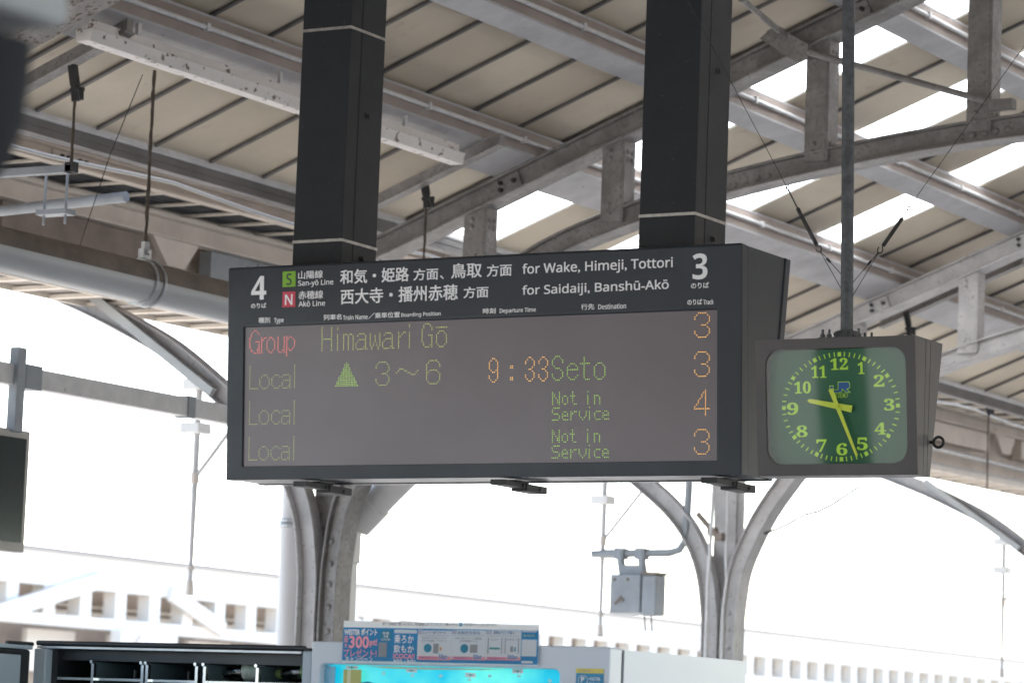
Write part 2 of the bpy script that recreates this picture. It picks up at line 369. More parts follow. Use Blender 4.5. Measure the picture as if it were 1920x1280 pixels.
# cable ladders: two rails, rungs, black cables or a mesh floor
XO_, LBOX = xo, lbox
def ladder(name, label, xa, xb, z, y0, y1, pitch, rh, cables, bend=True):
    xo = (lambda y: XO_(y)) if bend else (lambda y: 0.0)
    lbox = (lambda mb, *a: LBOX(mb, *a)) if bend else (lambda mb, *a: mb.box(*a))
    t = thing(name, label, 'cable ladder', (xa, (y0+y1)/2, z), 'cable ladders along the tracks')
    for x in (xa, xb): obj('rail', lbox(MB(), x-.011, x+.011, y0, y1, z, z+(rh if not cables else .014)), M['cream'], t)
    y = y0+.1; r0 = None
    while y < y1:
        if r0 is None: r0 = obj('rung', MB().box(xb+.012, xa-.012, y, y+.05, z+.002, z+(.012 if cables else .022)), M['cream'], t); r0y = y
        else:
            c = r0.copy(); C.objects.link(c); c.parent = t; c.location = (xo(y+.03)-xo(r0y+.03), y-r0y, 0)
        y += pitch
    if cables:
        n = 11
        for k in range(n):
            x = xb+.03+(xa-xb-.06)*k/(n-1); zc = z+.026+random.uniform(0, .004)
            path = []
            for j in range(41): yy = y0+(y1-y0)*j/40; path.append((x+xo(yy)+random.uniform(-.012, .012), yy, zc+random.uniform(0, .006)))
            obj('cable', MB().tube(path, .013+random.uniform(-.002, .004), 7), M['cable'], t, smooth=True)
        obj('tray_back', lbox(MB(), xb-.06, xa-.02, y0, y1, z+.030, z+.034), M['cable'], t)
    else:
        if bend: obj('mesh_floor', lbox(MB(), xb+.012, xa-.012, y0, y1, z+.031, z+.036), M['mesh'], t)
ladder('cable_ladder', 'cable ladder loaded with black cables under the upper beige beam', -10.95, -11.38, 4.576, 6, 32, .36, .05, True)
ladder('cable_ladder', 'cable ladder with a mesh floor just below the big grey pipe', -11.2, -11.57, 3.98, 6, 32, .325, .045, False)
ladder('cable_ladder', 'open pale ladder rack with bare rungs at the right edge, beyond the clock', -10.24, -10.62, 4.50, 18.5, 31, .39, .05, False, False)
t = thing('conduit_run', 'pale conduit with two small boxes at the right edge, under the ladder racks', 'conduit', (-10.6, 24, 4.15))
obj('conduit', MB().tube([(-10.6, 18, 4.146), (-10.6, 31, 4.146)], .018, 10), M['conduit'], t, smooth=True)
for y in (21.95, 22.6): obj('junction_box', MB().box(-10.66, -10.57, y, y+.2, 3.93, 4.12), M['beige'], t, bevel=.01)
# loose cables slung along the eave
for lab, zc, xx, sag in (('pale cable slung along the dark eave beam, the upper one', 4.365, -9.74, .012), ('pale sagging cable looping below the eave beam, the lower one', 4.325, -9.76, .045)):
    path = [(xx, 8+j*.35, zc-sag*abs(math.sin(PI*(j*.35)/2.6))) for j in range(90)]
    tag(obj('slung_cable', MB().tube(path, .010, 8), M['pvc'], smooth=True, loc=(xx, 16, zc)), lab, 'cable', 'cables along the eave')

# ---------------------------------------------------------------- riveted arch frames
LOWR = [(-9.74,0),(-9.738,1.5),(-9.737,2.35),(-9.722,2.6),(-9.69,2.80),(-9.615,2.98),(-9.51,3.17),(-9.36,3.37),(-9.15,3.62),(-8.87,3.88),(-8.52,4.08),(-8.1,4.225),(-7.55,4.365),(-6.9,4.475),(-6.2,4.555),(-5.4,4.60),(-4.2,4.62)]
LOWL = [(-9.985,0),(-9.988,2.45),(-10.02,2.7),(-10.075,2.88),(-10.165,3.04),(-10.29,3.18),(-10.45,3.31),(-10.635,3.446),(-10.955,3.665),(-11.29,3.83),(-11.62,3.97),(-12.1,4.14),(-12.6,4.28)]
def smooth_path(P, n=4):
    out = []
    for i in range(len(P)-1):
        p0, p1, p2, p3 = P[max(i-1,0)], P[i], P[i+1], P[min(i+2,len(P)-1)]
        for k in range(n):
            t = k/n; out.append(tuple(.5*((2*p1[a])+(-p0[a]+p2[a])*t+(2*p0[a]-5*p1[a]+4*p2[a]-p3[a])*t*t+(-p0[a]+3*p1[a]-3*p2[a]+p3[a])*t**3) for a in (0,1)))
    return out+[P[-1]]
def frame(Y, crown):
    t = thing('arch_frame', '', 'steel frame', (-9.87, Y, 0), 'riveted arch frames')
    ya, yb = Y-.15, Y
    for nm, P, sgn in (('right_arch', LOWR, 1), ('left_arch', LOWL, -1)):
        S = smooth_path(P[1:]); S = [P[0]]+S
        if sgn > 0: S = [(x, z+crown*min(1, max(0, (x+9.35)/.8))) for x, z in S]
        mb = MB(); mb.sweep(S, 0, sgn*.012, ya, yb); mb.sweep(S, sgn*.012, sgn*.104, ya+.042, ya+.054); mb.sweep(S, sgn*.104, sgn*.116, ya+.012, ya+.10)
        if sgn > 0:
            for (x, z) in ((-6.22,4.60),(-6.16,4.605),(-6.10,4.61),(-6.04,4.615),(-5.98,4.62)): mb.dome((x, ya+.042, z+.003+crown), .019, (0,-1,0))
            for (x, z) in ((-7.32,4.455),(-7.26,4.467)): mb.dome((x, ya+.042, z+crown), .014, (0,-1,0))
            for z in (2.30,2.42,2.53,2.65,2.17,2.04): mb.dome((-9.802, ya+.042, z), .019, (0,-1,0))
        o = obj('arch', mb, M['steel'] if sgn > 0 else M['steel_light'], t, bevel=.003, segs=1)  # left arch paler: strong sky light on it is put into the colour
    # web plate of the column between the two arch legs
    mb = MB().box(-9.965, -9.76, ya+.075, ya+.087, 0, 2.62); mb.box(-9.972, -9.752, yb-.03, yb-.018, 0, 4.3)
    mb.box(-9.945, -9.80, yb-.05, yb+.06, 2.9, 4.3)
    for z in (2.28, 2.40, 2.52): mb.dome((-9.90, ya+.075, z), .013, (0,-1,0))
    obj('pillar', mb, M['steel'], t)
    P = [(-9.75, zl(-9.75)), (-4.2, zl(-4.2))]
    mb = MB().sweep(P, 0, .014, ya-.01, yb); mb.sweep(P, .014, .111, ya+.03, ya+.044); mb.sweep(P, .111, .123, ya, yb-.02)
    obj('rafter', mb, M['steel'], t, bevel=.003, segs=1)
    def lowz(x):
        for (a, b), (c, d) in zip(LOWR[1:-1], LOWR[2:]):
            if a <= x <= c: return b+(d-b)*(x-a)/(c-a)
    for xa, xb in ((-9.04,-8.90),(-8.215,-8.08),(-7.06,-6.93),(-6.19,-6.06)):
        xm = (xa+xb)/2; z0, z1 = lowz(xm)+crown+.06, zl(xm)+.02
        mb = MB().box(xa, xb-.012, ya+.02, ya+.032, z0, z1); mb.box(xb-.012, xb, ya+.02, yb-.01, z0, z1)
        for zz in (z0+.05, z0+.09, z1-.06, z1-.10):
            mb.dome((xa+.05, ya+.02, zz), .017, (0,-1,0)); mb.dome((xb, ya+.055, zz), .015, (1,0,0)); mb.dome((xb, ya+.10, zz), .015, (1,0,0))
        obj('post', mb, M['steel'], t, bevel=.003, segs=1)
    for xm in (-8.76, -7.75, -6.78):                                # cleats that hold the purlins
        s = MB(); d = Vector((1, .3845)).normalized()
        def q(u, v): return (xm+d.x*u-d.y*v, zl(xm)+d.y*u+d.x*v)
        s.prism([q(-.08,.018), q(.085,.018), q(.085,.105), q(-.08,.105)], lambda a, b: (a, ya+.016, b), lambda a, b: (a, ya+.03, b))
        for u, v in ((-.04,.045),(-.03,.082),(.05,.062)):
            a, b = q(u, v); s.lathe([(0,.013),(.018,.013)], (a, ya+.017, b), (0,-1,0), 6, 1)
        obj('cleat', s, [M['steel'], M['black']], t)
    mb = MB().tube([(-7.02, ya-.04, 5.10), (-5.99, ya-.04, 4.765)], .017, 10)
    mb.prism([(-7.29,5.19),(-7.21,5.25),(-7.02,5.14),(-7.02,5.07),(-7.08,5.05)], lambda a, b: (a, ya-.05, b), lambda a, b: (a, ya-.03, b))
    mb.lathe([(0,.03),(.05,.03)], (-7.22, ya-.07, 5.2), (0,1,0), 8); mb.box(-6.06, -5.92, ya-.06, ya+.0, 4.74, 4.79)
    obj('tie_rod', mb, M['steel'], t, smooth=False)
    mb = MB().bar((-11.49, ya+.0, 4.05), (-10.60, ya+.0, 3.465), .04, .05); obj('strut', mb, M['pvc'], t)
    return t
f1 = frame(15.0, .035); f1['label'] = 'riveted steel arch frame whose column stands behind the left part of the departure board'
def repaint(o):
    for c in o.children:
        c.data = c.data.copy(); c.data.materials[0] = M['steel_light']
f2 = frame(19.8, -.06); repaint(f2); f2['label'] = 'riveted steel arch frame whose forked column shows between the departure board and the clock'
f3 = copy_tree(f1); f3.location.y = 27.0; f3['label'] = 'distant riveted arch frame whose curved leg shows at the right edge, below the clock'
t = thing('rafter_beam', 'rust-flecked rafter crossing the top left corner in front of the roof boards', 'steel beam', (-8, 10.95, zl(-8)))
P = [(-9.75, zl(-9.75)+.01), (-4.2, zl(-4.2)+.01)]
mb = MB().sweep(P, 0, .014, 10.75, 10.93); mb.sweep(P, .014, .112, 10.79, 10.804); mb.sweep(P, .112, .124, 10.77, 10.9)
obj('beam', mb, mat('rusty_steel', (.36,.33,.31), .6, n=.35, ns=6, spots=(.10,.065,.045), spot_scale=40, spot_cut=.56, bump=.6), t)
mb = MB().tube([(-7.03, 14.06, 5.21), (-7.16, 14.78, 5.205)], .016, 10); mb.lathe([(0,.026),(.04,.026)], (-7.16, 14.74, 5.205), (0,1,0), 8)
tag(obj('brace_rod', mb, M['steel'], loc=(-7.1, 14.4, 5.2), smooth=True), 'short steel brace rod running down to the gusset beside the right-hand board post', 'brace rod')

# ---------------------------------------------------------------- things hung under the roof
t = thing('cable_trough', 'long white chipped cable trough running under the purlin beside the left board post', 'cable trough', (-8.65, 12.6, 4.5))
mb = MB().hexa([(-8.70,11.06,4.508),(-8.625,11.06,4.508),(-8.625,14.16,4.508),(-8.70,14.16,4.508),(-8.71,11.06,4.566),(-8.612,11.06,4.566),(-8.612,14.16,4.566),(-8.71,14.16,4.566)])
obj('trough', mb, M['white_rust'], t, bevel=.004)
obj('cover', MB().box(-8.69, -8.632, 11.06, 14.13, 4.5665, 4.606), M['white_rust'], t, bevel=.004)
for yy in (11.4, 12.5, 13.6): obj('hanger', MB().box(-8.645, -8.628, yy, yy+.022, 4.60, 4.68), M['conduit'], t)
def channel(label, y, xa, xb):
    mb = MB(); dz = .0
    mb.hexa([(xa,y,zl(xa)+dz+.06),(xb,y,zl(xb)+dz+.06),(xb,y+.045,zl(xb)+dz+.06),(xa,y+.045,zl(xa)+dz+.06),(xa,y,zl(xa)+dz+.115),(xb,y,zl(xb)+dz+.115),(xb,y+.045,zl(xb)+dz+.115),(xa,y+.045,zl(xa)+dz+.115)])
    mb.hexa([(xa,y-.012,zl(xa)+dz+.052),(xb,y-.012,zl(xb)+dz+.052),(xb,y+.06,zl(xb)+dz+.052),(xa,y+.06,zl(xa)+dz+.052),(xa,y-.012,zl(xa)+dz+.06),(xb,y-.012,zl(xb)+dz+.06),(xb,y+.06,zl(xb)+dz+.06),(xa,y+.06,zl(xa)+dz+.06)])
    tag(obj('strut_channel', mb, M['steel'], loc=((xa+xb)/2, y, zl(xa))), label, 'strut channel', 'strut channels under the purlins')
channel('steel strut channel under the roof boards in the upper left corner', 11.28, -9.55, -8.6)
channel('steel strut channel under the roof just right of the left board post', 14.3, -9.5, -8.5)
channel('steel strut channel under the roof boards at the right, beyond the clock', 20.1, -8.95, -7.95)
def hanger(label, x, y, zt, zb, n, clampm=True):
    t = thing('hanger_rod', label, 'hanger rod', (x, y, zb), 'rods hanging from the roof')
    cl = MB().bar((x-.022, y, zt+.06), (x-.002, y, zt-.03), .034, .03, (0,1,0)).bar((x-.004, y, zt-.02), (x+.006, y, zt-.10), .030, .024, (0,1,0)).tube([(x+.012+.016*math.cos(a), y-.01, zt-.075+.022*math.sin(a)) for a in [2*PI*k/12 for k in range(13)]], .004, 5)
    cl.lathe([(-.035,.011),(.035,.011)], (x+.01, y, zt-.05), (1,0,0), 6); cl.lathe([(0,.016),(.05,.010)], (x+.035, y-.01, zt-.05), (.2,0,-1), 8)
    obj('clamp', cl, M['black'], t)
    path = [(x+random.uniform(-.0015,.0015), y, zt-.08-(zt-.08-zb)*k/n) for k in range(n+1)]
    obj('rod', MB().tube(path, [.0055+random.uniform(0,.003) for _ in path], 7), M['blackrod'], t, smooth=True)
    return t
h1 = hanger('dark rod with a black clamp at the upper left, holding a pale slotted bar', -8.855, 11.27, 4.40, 3.99, 18)
obj('nut', MB().box(-8.875, -8.83, 11.25, 11.29, 3.985, 4.03), M['black'], h1)
hanger('short dark rod just above the big pipe at the left edge', -10.02, 12.0, 4.20, 3.72, 10)
mb = MB().tube([(-9.15,11.9,4.78),(-8.97,11.9,4.55),(-9.13,11.9,4.19),(-9.32,11.9,3.65)][1:], .0022, 5); tag(obj('thin_wire', mb, M['black'], loc=(-9.1, 11.9, 4.2)), 'hair-thin wire slanting down across the roof boards at the upper left', 'wire')
mb = MB().box(-9.9, -8.84, 11.25, 11.29, 3.985, 4.02); tag(obj('slotted_bar', mb, M['box'], loc=(-9.3, 11.27, 4.0), bevel=.004), 'pale slotted bar held by the dark rod at the left edge', 'support bar')
hanger('dark rod with a black clamp hanging between the two board posts', -8.985, 14.4, 4.44, 3.55, 30)
hanger('short dark rod with a black clamp just above the top right of the clock', -8.74, 20.1, 4.49, 3.6, 20)
hanger('thin dark rod with a black clamp at the right edge, right of the clock', -9.75, 24.0, 4.40, 3.74, 14)
mb = MB().tube([(-10.75, 13.0, 4.18), (-9.86, 13.0, 4.215)], .028, 12); tag(obj('cross_pipe', mb, M['box'], loc=(-10.3, 13, 4.2), smooth=True), 'pale pipe crossing above the big grey pipe at the left', 'pipe')
mb = MB().box(-9.99, -9.81, 12.46, 12.54, 4.045, 4.070).tube([(-9.97,12.5,4.0),(-9.97,12.5,4.25)], .007, 6).tube([(-9.84,12.5,4.0),(-9.84,12.5,4.25)], .007, 6)
tag(obj('pipe_cradle', mb, M['box'], loc=(-9.9, 12.5, 4.05)), 'small galvanised cradle bolted on the pale cross pipe', 'cradle')
for lab, c, sx in (('small white lamp box under the roof beside the right board post', (-9.1, 16.5, 4.655), .075), ('pale greenish lamp box partly hidden behind the top of the clock', (-8.93, 19.6, 4.27), .08)):
    t = thing('lamp_box', lab, 'lamp', c); x, y, z = c
    obj('housing', MB().box(x-sx, x+sx, y-.1, y+.1, z, z+.04), M['white_rust'], t, bevel=.006)
    obj('lamp_shade', MB().hexa([(x-sx,y-.09,z-.05),(x+sx,y-.09,z-.05),(x+sx,y+.09,z-.05),(x-sx,y+.09,z-.05),(x-sx*.8,y-.07,z-.002),(x+sx*.8,y-.07,z-.002),(x+sx*.8,y+.07,z-.002),(x-sx*.8,y+.07,z-.002)]), M['skylight'], t)

# ---------------------------------------------------------------- big rain pipe and the downpipes at the left column
t = thing('rain_pipe', 'big grey rain pipe hung from a rod at the left, running behind the departure board', 'pipe', (-8.8, 12, 3.57))
XP, ZP, RPp = -8.8, 3.57, .095
elbow = [(XP, 14.55, ZP), (XP-.02, 14.75, ZP-.01), (XP-.10, 14.95, ZP-.07), (XP-.25, 15.08, ZP-.18), (-9.62, 15.16, 2.95), (-9.80, 15.16, 2.79)]
pip = obj('pipe', MB().tube([(XP, 5, ZP), (XP, 9, ZP), (XP, 14.55, ZP)], RPp, 48), [M['pvc'], M['pipe_shade']], t, smooth=True)
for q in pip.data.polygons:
    if q.normal.z > .06: q.material_index = 1                        # shade on the upper side, put into the colour
obj('elbow', MB().tube(elbow, .082, 28), M['pvc_pale'], t, smooth=True)
obj('collar', MB().tube([(-9.70, 15.16, 2.88), (-9.82, 15.16, 2.77)], .092, 28), M['pvc_pale'], t, smooth=True)
yc = 11.76
cl = MB()
for dy in (-.03, .03): cl.tube([(XP+math.cos(a)*(RPp+.004), yc+dy, ZP+math.sin(a)*(RPp+.004)) for a in [2*PI*k/32 for k in range(33)]], .010, 6)
cl.box(XP-.014, XP+.014, yc-.03, yc+.03, ZP+RPp, ZP+RPp+.055).lathe([(0,.02),(.03,.02)], (XP, yc, ZP+RPp+.058), (0,0,1), 6).lathe([(-.03,.012),(.03,.012)], (XP, yc, ZP+RPp+.04), (1,0,0), 6)
obj('clamp', cl, M['galv'], t)
path = [(XP+random.uniform(-.002,.002), yc, ZP+RPp+.06+(4.53-ZP-RPp-.06)*k/30) for k in range(31)]
obj('rod', MB().tube(path, [.0055+random.uniform(0,.0045) for _ in path], 7), M['blackrod'], t, smooth=True)
t = thing('downpipe', 'fat round white downpipe left of the riveted column', 'downpipe', (-10.13, 15.0, 0))
obj('pipe', MB().tube([(-10.125,15,0),(-10.13,15,2.4),(-10.14,15,2.78)], .062, 24), M['pvc_pale'], t, smooth=True)
obj('upper_pipe', MB().tube([(-10.14,15,2.78),(-10.15,15,4.2)], .057, 24), M['pvc_pale'], t, smooth=True)
cl = MB().tube([(-10.14+math.cos(a)*.066, 15+math.sin(a)*.066, 2.765) for a in [2*PI*k/24 for k in range(25)]], .010, 6).tube([(-10.14+math.cos(a)*.066, 15+math.sin(a)*.066, 2.74) for a in [2*PI*k/24 for k in range(25)]], .010, 6).box(-10.08, -9.99, 14.98, 15.02, 2.735, 2.755)
obj('clamp', cl, M['galv'], t)
t = thing('downpipe', 'square beige downpipe right behind the riveted column', 'downpipe', (-9.83, 15.16, 0))
obj('pipe', MB().box(-9.905, -9.825, 15.12, 15.2, 0, 2.62), M['pvc_pale'], t, bevel=.01)
obj('socket', MB().box(-9.912, -9.815, 15.11, 15.21, 2.55, 2.75), M['pvc_pale'], t, bevel=.01)
obj('clamp', MB().box(-9.90, -9.82, 15.10, 15.115, 2.405, 2.42).box(-9.965, -9.915, 15.05, 15.11, 2.39, 2.45), M['black'], t)

# ---------------------------------------------------------------- box beam, monitor
t = thing('box_beam', 'pale grey square beam crossing the white sky left of the departure board', 'beam', (-9.87, 12, 3.24))
obj('beam', MB().box(-9.95, -9.87, 9.5, 12.32, 3.192, 3.292), M['conduit'], t, bevel=.005)
obj('beam', MB().box(-9.95, -9.874, 12.32, 15.0, 3.192, 3.288), M['conduit'], t, bevel=.005)
obj('sleeve', MB().box(-9.96, -9.862, 12.30, 12.42, 3.184, 3.30), M['box'], t)
obj('joint_band', MB().box(-9.956, -9.866, 13.62, 13.68, 3.186, 3.296), M['box'], t)
t = thing('monitor', 'dark flat monitor hanging from the grey beam at the left edge', 'monitor', (-9.87, 12, 2.7))
obj('post', MB().box(-9.90, -9.845, 12.215, 12.275, 2.97, 3.37), M['box'], t, bevel=.004)
obj('bezel', MB().box(-9.93, -9.872, 11.3, 12.37, 2.41, 2.985), M['bezel'], t, bevel=.008)
obj('screen', MB().box(-9.8715, -9.866, 11.33, 12.335, 2.455, 2.945), M['screen_off'], t)

# ---------------------------------------------------------------- catenary droppers under the arches
def dropper(y, label):
    t = thing('drop_tube', label, 'drop tube', (-10.8, y, 2.4), 'thin drop tubes below the arches')
    obj('tube', MB().tube([(-10.8,y,2.38),(-10.8,y,3.0),(-10.8,y,3.6)], [.012,.017,.02], 10), M['conduit'], t, smooth=True)
    obj('brace', MB().tube([(-10.79,y,3.02),(-10.50,y,3.36)], .012, 8), M['conduit'], t, smooth=True)
    for z0 in (3.50, 3.255): obj('insulator', MB().box(-10.88, -10.745, y-.06, y+.06, z0, z0+.06), M['porcelain'], t, bevel=.008)
    obj('end_cap', MB().tube([(-10.8,y,2.36),(-10.8,y,2.44)], [.024,.017], 10).tube([(-10.8,y,2.50),(-10.8,y,2.52)], .022, 10).tube([(-10.8,y,2.98),(-10.8,y,3.04)], .024, 10), M['beige'], t)
    return t
d1 = dropper(15.0, 'thin white drop tube with a brace left of the departure board')
d2 = copy_tree(d1); d2.location.y = 19.75; d2['label'] = 'thin white drop tube left of the hanging grey box'
d3 = copy_tree(d1); d3.location.y = 27.0; d3['label'] = 'faint thin drop tube against the sky at the far right'

# grey box on a bent pipe at the second frame
t = thing('equipment_box', 'grey equipment box hung from a bent pipe left of the forked column', 'equipment box', (-10.5, 19.7, 2.5))
Y2 = 19.7
arm = [(-10.13,Y2,3.45),(-10.14,Y2,3.1),(-10.15,Y2,3.0),(-10.19,Y2,2.945),(-10.26,Y2,2.925),(-10.85,Y2,2.915)]
obj('pipe_arm', MB().tube(arm, .026, 12).tube([(-10.75,Y2,2.917),(-10.62,Y2,2.917)], .032, 12), M['box'], t, smooth=True)
st = MB()
for x in (-10.63, -10.47): st.bar((x, Y2-.02, 2.93), (x+.03, Y2-.02, 2.77), .035, .05, (0,1,0)); st.box(x-.035, x+.035, Y2-.04, Y2+.04, 2.88, 2.955)
obj('strap', st, M['box'], t)
obj('back_plate', MB().box(-10.61, -10.44, Y2-.05, Y2-.03, 2.72, 2.84), M['box'], t)
obj('case', MB().box(-10.655, -10.42, Y2-.10, Y2+.18, 2.515, 2.775), M['box'], t, bevel=.01)
obj('front_cover', MB().box(-10.40, -10.29, Y2-.12, Y2+.02, 2.50, 2.77), M['box'], t, bevel=.012)
obj('cap', MB().box(-10.405, -10.288, Y2-.125, Y2+.025, 2.7705, 2.79), M['brown'], t)
lt = MB()
for x, z in ((-10.62,2.74),(-10.52,2.74),(-10.55,2.6)): lt.dome((x, Y2-.10, z), .012)
for x in (-10.41, -10.36): obj('wire_tail', MB().tube([(x,Y2-.05,2.51),(x+.005,Y2-.05,2.45),(x+.012,Y2-.05,2.40)], .006, 6), M['brown'], t)
lt.bar((-10.61,Y2-.108,2.575),(-10.56,Y2-.108,2.625), .012, .012)
obj('bolts', lt, M['brown'], t)
# conduits and valves on the forked column
mb = MB().tube([(-9.918,19.60,0),(-9.918,19.60,2.7),(-9.895,19.60,3.4)], .013, 10).tube([(-9.81,19.62,0),(-9.812,19.62,2.55),(-9.79,19.62,2.75),(-9.80,19.62,2.85),(-9.80,19.62,3.4)], .010, 8)
tag(obj('conduit', mb, M['conduit'], loc=(-9.9, 19.6, 1), smooth=True), 'thin pale conduits climbing the forked column', 'conduit')
mb = MB().tube([(-10.02,19.62,3.18),(-9.90,19.62,3.06),(-9.83,19.62,3.02)], .020, 8).box(-9.87,-9.82,19.58,19.66,3.0,3.05).lathe([(-.03,.03),(.03,.03)], (-9.905,19.62,3.06), (1,0,0), 8)
tag(obj('valve_pipe', mb, M['brown'], loc=(-9.9, 19.62, 3.05)), 'dirty pipe joint between the two legs of the forked column', 'pipe joint')
mb = MB().tube([(-9.57,19.72,3.055),(-9.47,19.72,3.09),(-9.40,19.72,3.12),(-9.28,19.72,3.18),(-9.19,19.72,3.20),(-9.08,19.72,3.25),(-8.9,19.72,3.36)], .008, 6)
tag(obj('loose_cable', mb, M['cable'], loc=(-9.3, 19.72, 3.15), smooth=True), 'thin dark cable running from the forked column towards the clock', 'cable')

# ---------------------------------------------------------------- platform canopy on the far side of the tracks
t = thing('far_canopy', 'sun-bleached white canopy with a row of square openings across the tracks', 'canopy', (-34, 50, 0))
XO = -34
obj('roof', MB().hexa([(XO,15,4.50),(XO-6,15,5.1),(XO-6,130,5.1),(XO,130,4.50),(XO,15,4.56),(XO-6,15,5.16),(XO-6,130,5.16),(XO,130,4.56)]), M['oppgrey'], t)
obj('gutter', MB().box(XO+.002, XO+.12, 15, 130, 4.545, 4.60), mat('far_gutter', (.38, .34, .30), .7), t)
fa = MB().box(XO-.3, XO, 15, 130, 3.985, 4.50).box(XO-.3, XO, 15, 130, 3.34, 3.525)
obj('fascia', fa, M['oppwhite'], t)
p0 = None
for k in range(78):
    y = 40.30+.97*(k-26)
    if p0 is None: p0 = obj('post', MB().box(XO-.28, XO-.02, y, y+.30, 3.526, 3.984), M['oppwhite'], t); py = y
    else:
        c = p0.copy(); C.objects.link(c); c.parent = t; c.location = (0, y-py, 0)
bk = MB().box(XO-1.6, XO-1.5, 15, 130, 2.0, 4.4); bk.box(XO-1.5, XO-1.35, 15, 130, 3.62, 3.68, 1); bk.box(XO-1.5, XO-1.35, 15, 130, 3.76, 3.79, 1); bk.box(XO-1.5, XO-1.4, 15, 130, 3.50, 3.55, 1)
obj('back_wall', bk, [M['oppbrown'], M['oppwhite']], t)
h0 = obj('hanging_board', MB().box(XO-.9, XO-.8, 30, 31.3, 2.6, 3.30), M['oppwhite'], t)
for k in range(1, 32): c = h0.copy(); C.objects.link(c); c.parent = t; c.location = (0, k*2.3, 0)
for k, (ya, za, yb2, zb) in enumerate(((41.3, 3.30, 44.6, 4.15), (46.6, 4.05, 48.2, 3.5), (52.0, 4.0, 53.2, 3.55), (92, 3.4, 99, 4.1))):
    obj('diagonal', MB().bar((XO+.06, ya, za), (XO+.06, yb2, zb), .26, .1, (1,0,0)), M['oppwhite'], t)
sg = MB().box(XO+.0, XO+.25, 45.0, 46.5, 2.75, 3.335)
t = thing('platform_number', 'white lightbox with a dark brown number 6 under the far canopy', 'sign', (XO, 45.7, 3))
obj('lightbox', MB().box(XO+.02, XO+.25, 45.0, 46.6, 2.75, 3.335), M['oppwhite'], t)
mb = MB(); put_text(mb, '6', 45.32, 2.93, 45.62, 3.30, lambda a, b: (XO+.254, a, b), .02); obj('numeral', mb, M['oppbrown'], t)

# near, out-of-focus camera housing at the top left corner
t = thing('camera_housing', 'dark out-of-focus housing under a pale grey block in the top left corner', 'camera', (-1.93, 2.3, 2.1))
def ppos(px, py, d): 
    v = RX*0; r = Vector(((px-960)/6217, -(py-640)/6217, -1)); return Vector((0,0,1.57))+Vector((RX.dot(r), RY.dot(r), RZ.dot(r)))*d
c = Vector((-1.914, 2.276, 2.155))
obj('housing', MB().lathe([(-.115,.004),(-.108,.022),(-.085,.040),(-.045,.055),(0,.058),(.03,.058),(.032,.05)], c, (0,0,1), 32), M['rubber'], t, smooth=True)
obj('mounting_block', MB().box(-2.05, -1.846, 2.20, 2.34, 2.2035, 2.34), M['palegrey'], t, bevel=.012)
obj('stem', MB().tube([(-1.93,2.27,2.32),(-1.93,2.27,5.6)], .02, 12), M['palegrey'], t)

# dark column added behind the camera for a dark band in the clock glass
t = thing('added_column', 'unseen dark column added behind the camera for the clock glass to mirror', 'column', (-9.9, .05, 0))
obj('added_shaft', MB().box(-10.0, -9.8, .05, .50, 0, 3.9), M['post'], t, bevel=.01)
obj('base', MB().box(-10.03, -9.77, .02, .53, 0, .2), M['steel'], t)

# dark building added behind the camera to darken the board screen's right-hand reflections
t = thing('added_building', 'unseen grey building added behind the camera to darken the board screen reflection', 'building', (-12, -52, -1.1))
mb = MB().box(-43, 30, -62, -52, -1.1, 13); obj('wall', mb, mat('grey_wall', (.16, .16, .165), .8, n=.2, ns=.3), t)
for k in range(12):
    for z in (1.5, 5.2, 8.9): obj('window', MB().box(-41+k*5.8, -37.2+k*5.8, -52.02, -51.9, z, z+1.9), M['screen_off'], t)
# ---------------------------------------------------------------- departure board
def sgn(x, z, off=0.0): return (x, 11.2-(z-2.634)/.878*.054-off, z)
SX0, SX1, SZ0, SZ1 = -7.908, -5.54, 2.634, 3.512
board = thing('departure_board', 'dark charcoal LED departure board for tracks 4 and 3 hung on two square posts', 'departure board', (-6.72, 11.36, SZ0))
def yz(x0, x1, prof):                                               # extrude a (y,z) outline along x
    mb = MB(); mb.prism(prof, lambda a, b: (x0, a, b), lambda a, b: (x1, a, b)); return mb
LX0, LX1, LZ0, LZ1 = -7.826, -5.647, 2.690, 3.262                   # display window
def yf(z): return 11.2-(z-2.634)/.878*.054
def yr(z): return 11.476+(z-2.634)/.878*.107
fr = MB()
def slab(x0, x1, z0, z1, o0, o1):
    fr.hexa([sgn(x0,z0,-o0), sgn(x1,z0,-o0), sgn(x1,z0,-o1), sgn(x0,z0,-o1), sgn(x0,z1,-o0), sgn(x1,z1,-o0), sgn(x1,z1,-o1), sgn(x0,z1,-o1)])
outer = [(SX0,SZ0),(SX1,SZ0),(SX1,SZ1),(SX0,SZ1)]; inner = [(LX0,LZ0),(LX1,LZ0),(LX1,LZ1),(LX0,LZ1)]
def ring(mb, outer, inner, f, dep_out, dep_in):                     # front frame with an opening: f(x,z,depth)
    n = len(outer); A = [f(*p, 0) for p in outer]; B = [f(*p, 0) for p in inner]; A2 = [f(*p, dep_out) for p in outer]; B2 = [f(*p, dep_in) for p in inner]
    vs = A+B+A2+B2; fs = []
    for i in range(n):
        j = (i+1) % n; fs += [(i, j, n+j, n+i), (i, 2*n+i, 2*n+j, j), (n+i, n+j, 3*n+j, 3*n+i), (2*n+i, 3*n+i, 3*n+j, 2*n+j)]
    return mb.add(vs, fs)
ring(fr, outer, inner, lambda x, z, d: sgn(x, z, -d), .052, .052)
obj('front_door', fr, M['sign'], board, bevel=.007, segs=3)
bz0, bz1 = SZ0+.004, SZ1-.003
obj('body', yz(SX0+.004, SX1-.005, [(yf(bz0)+.060, bz0), (yr(bz0)-.051, bz0), (yr(bz1)-.051, bz1), (yf(bz1)+.060, bz1)]), M['sign'], board)
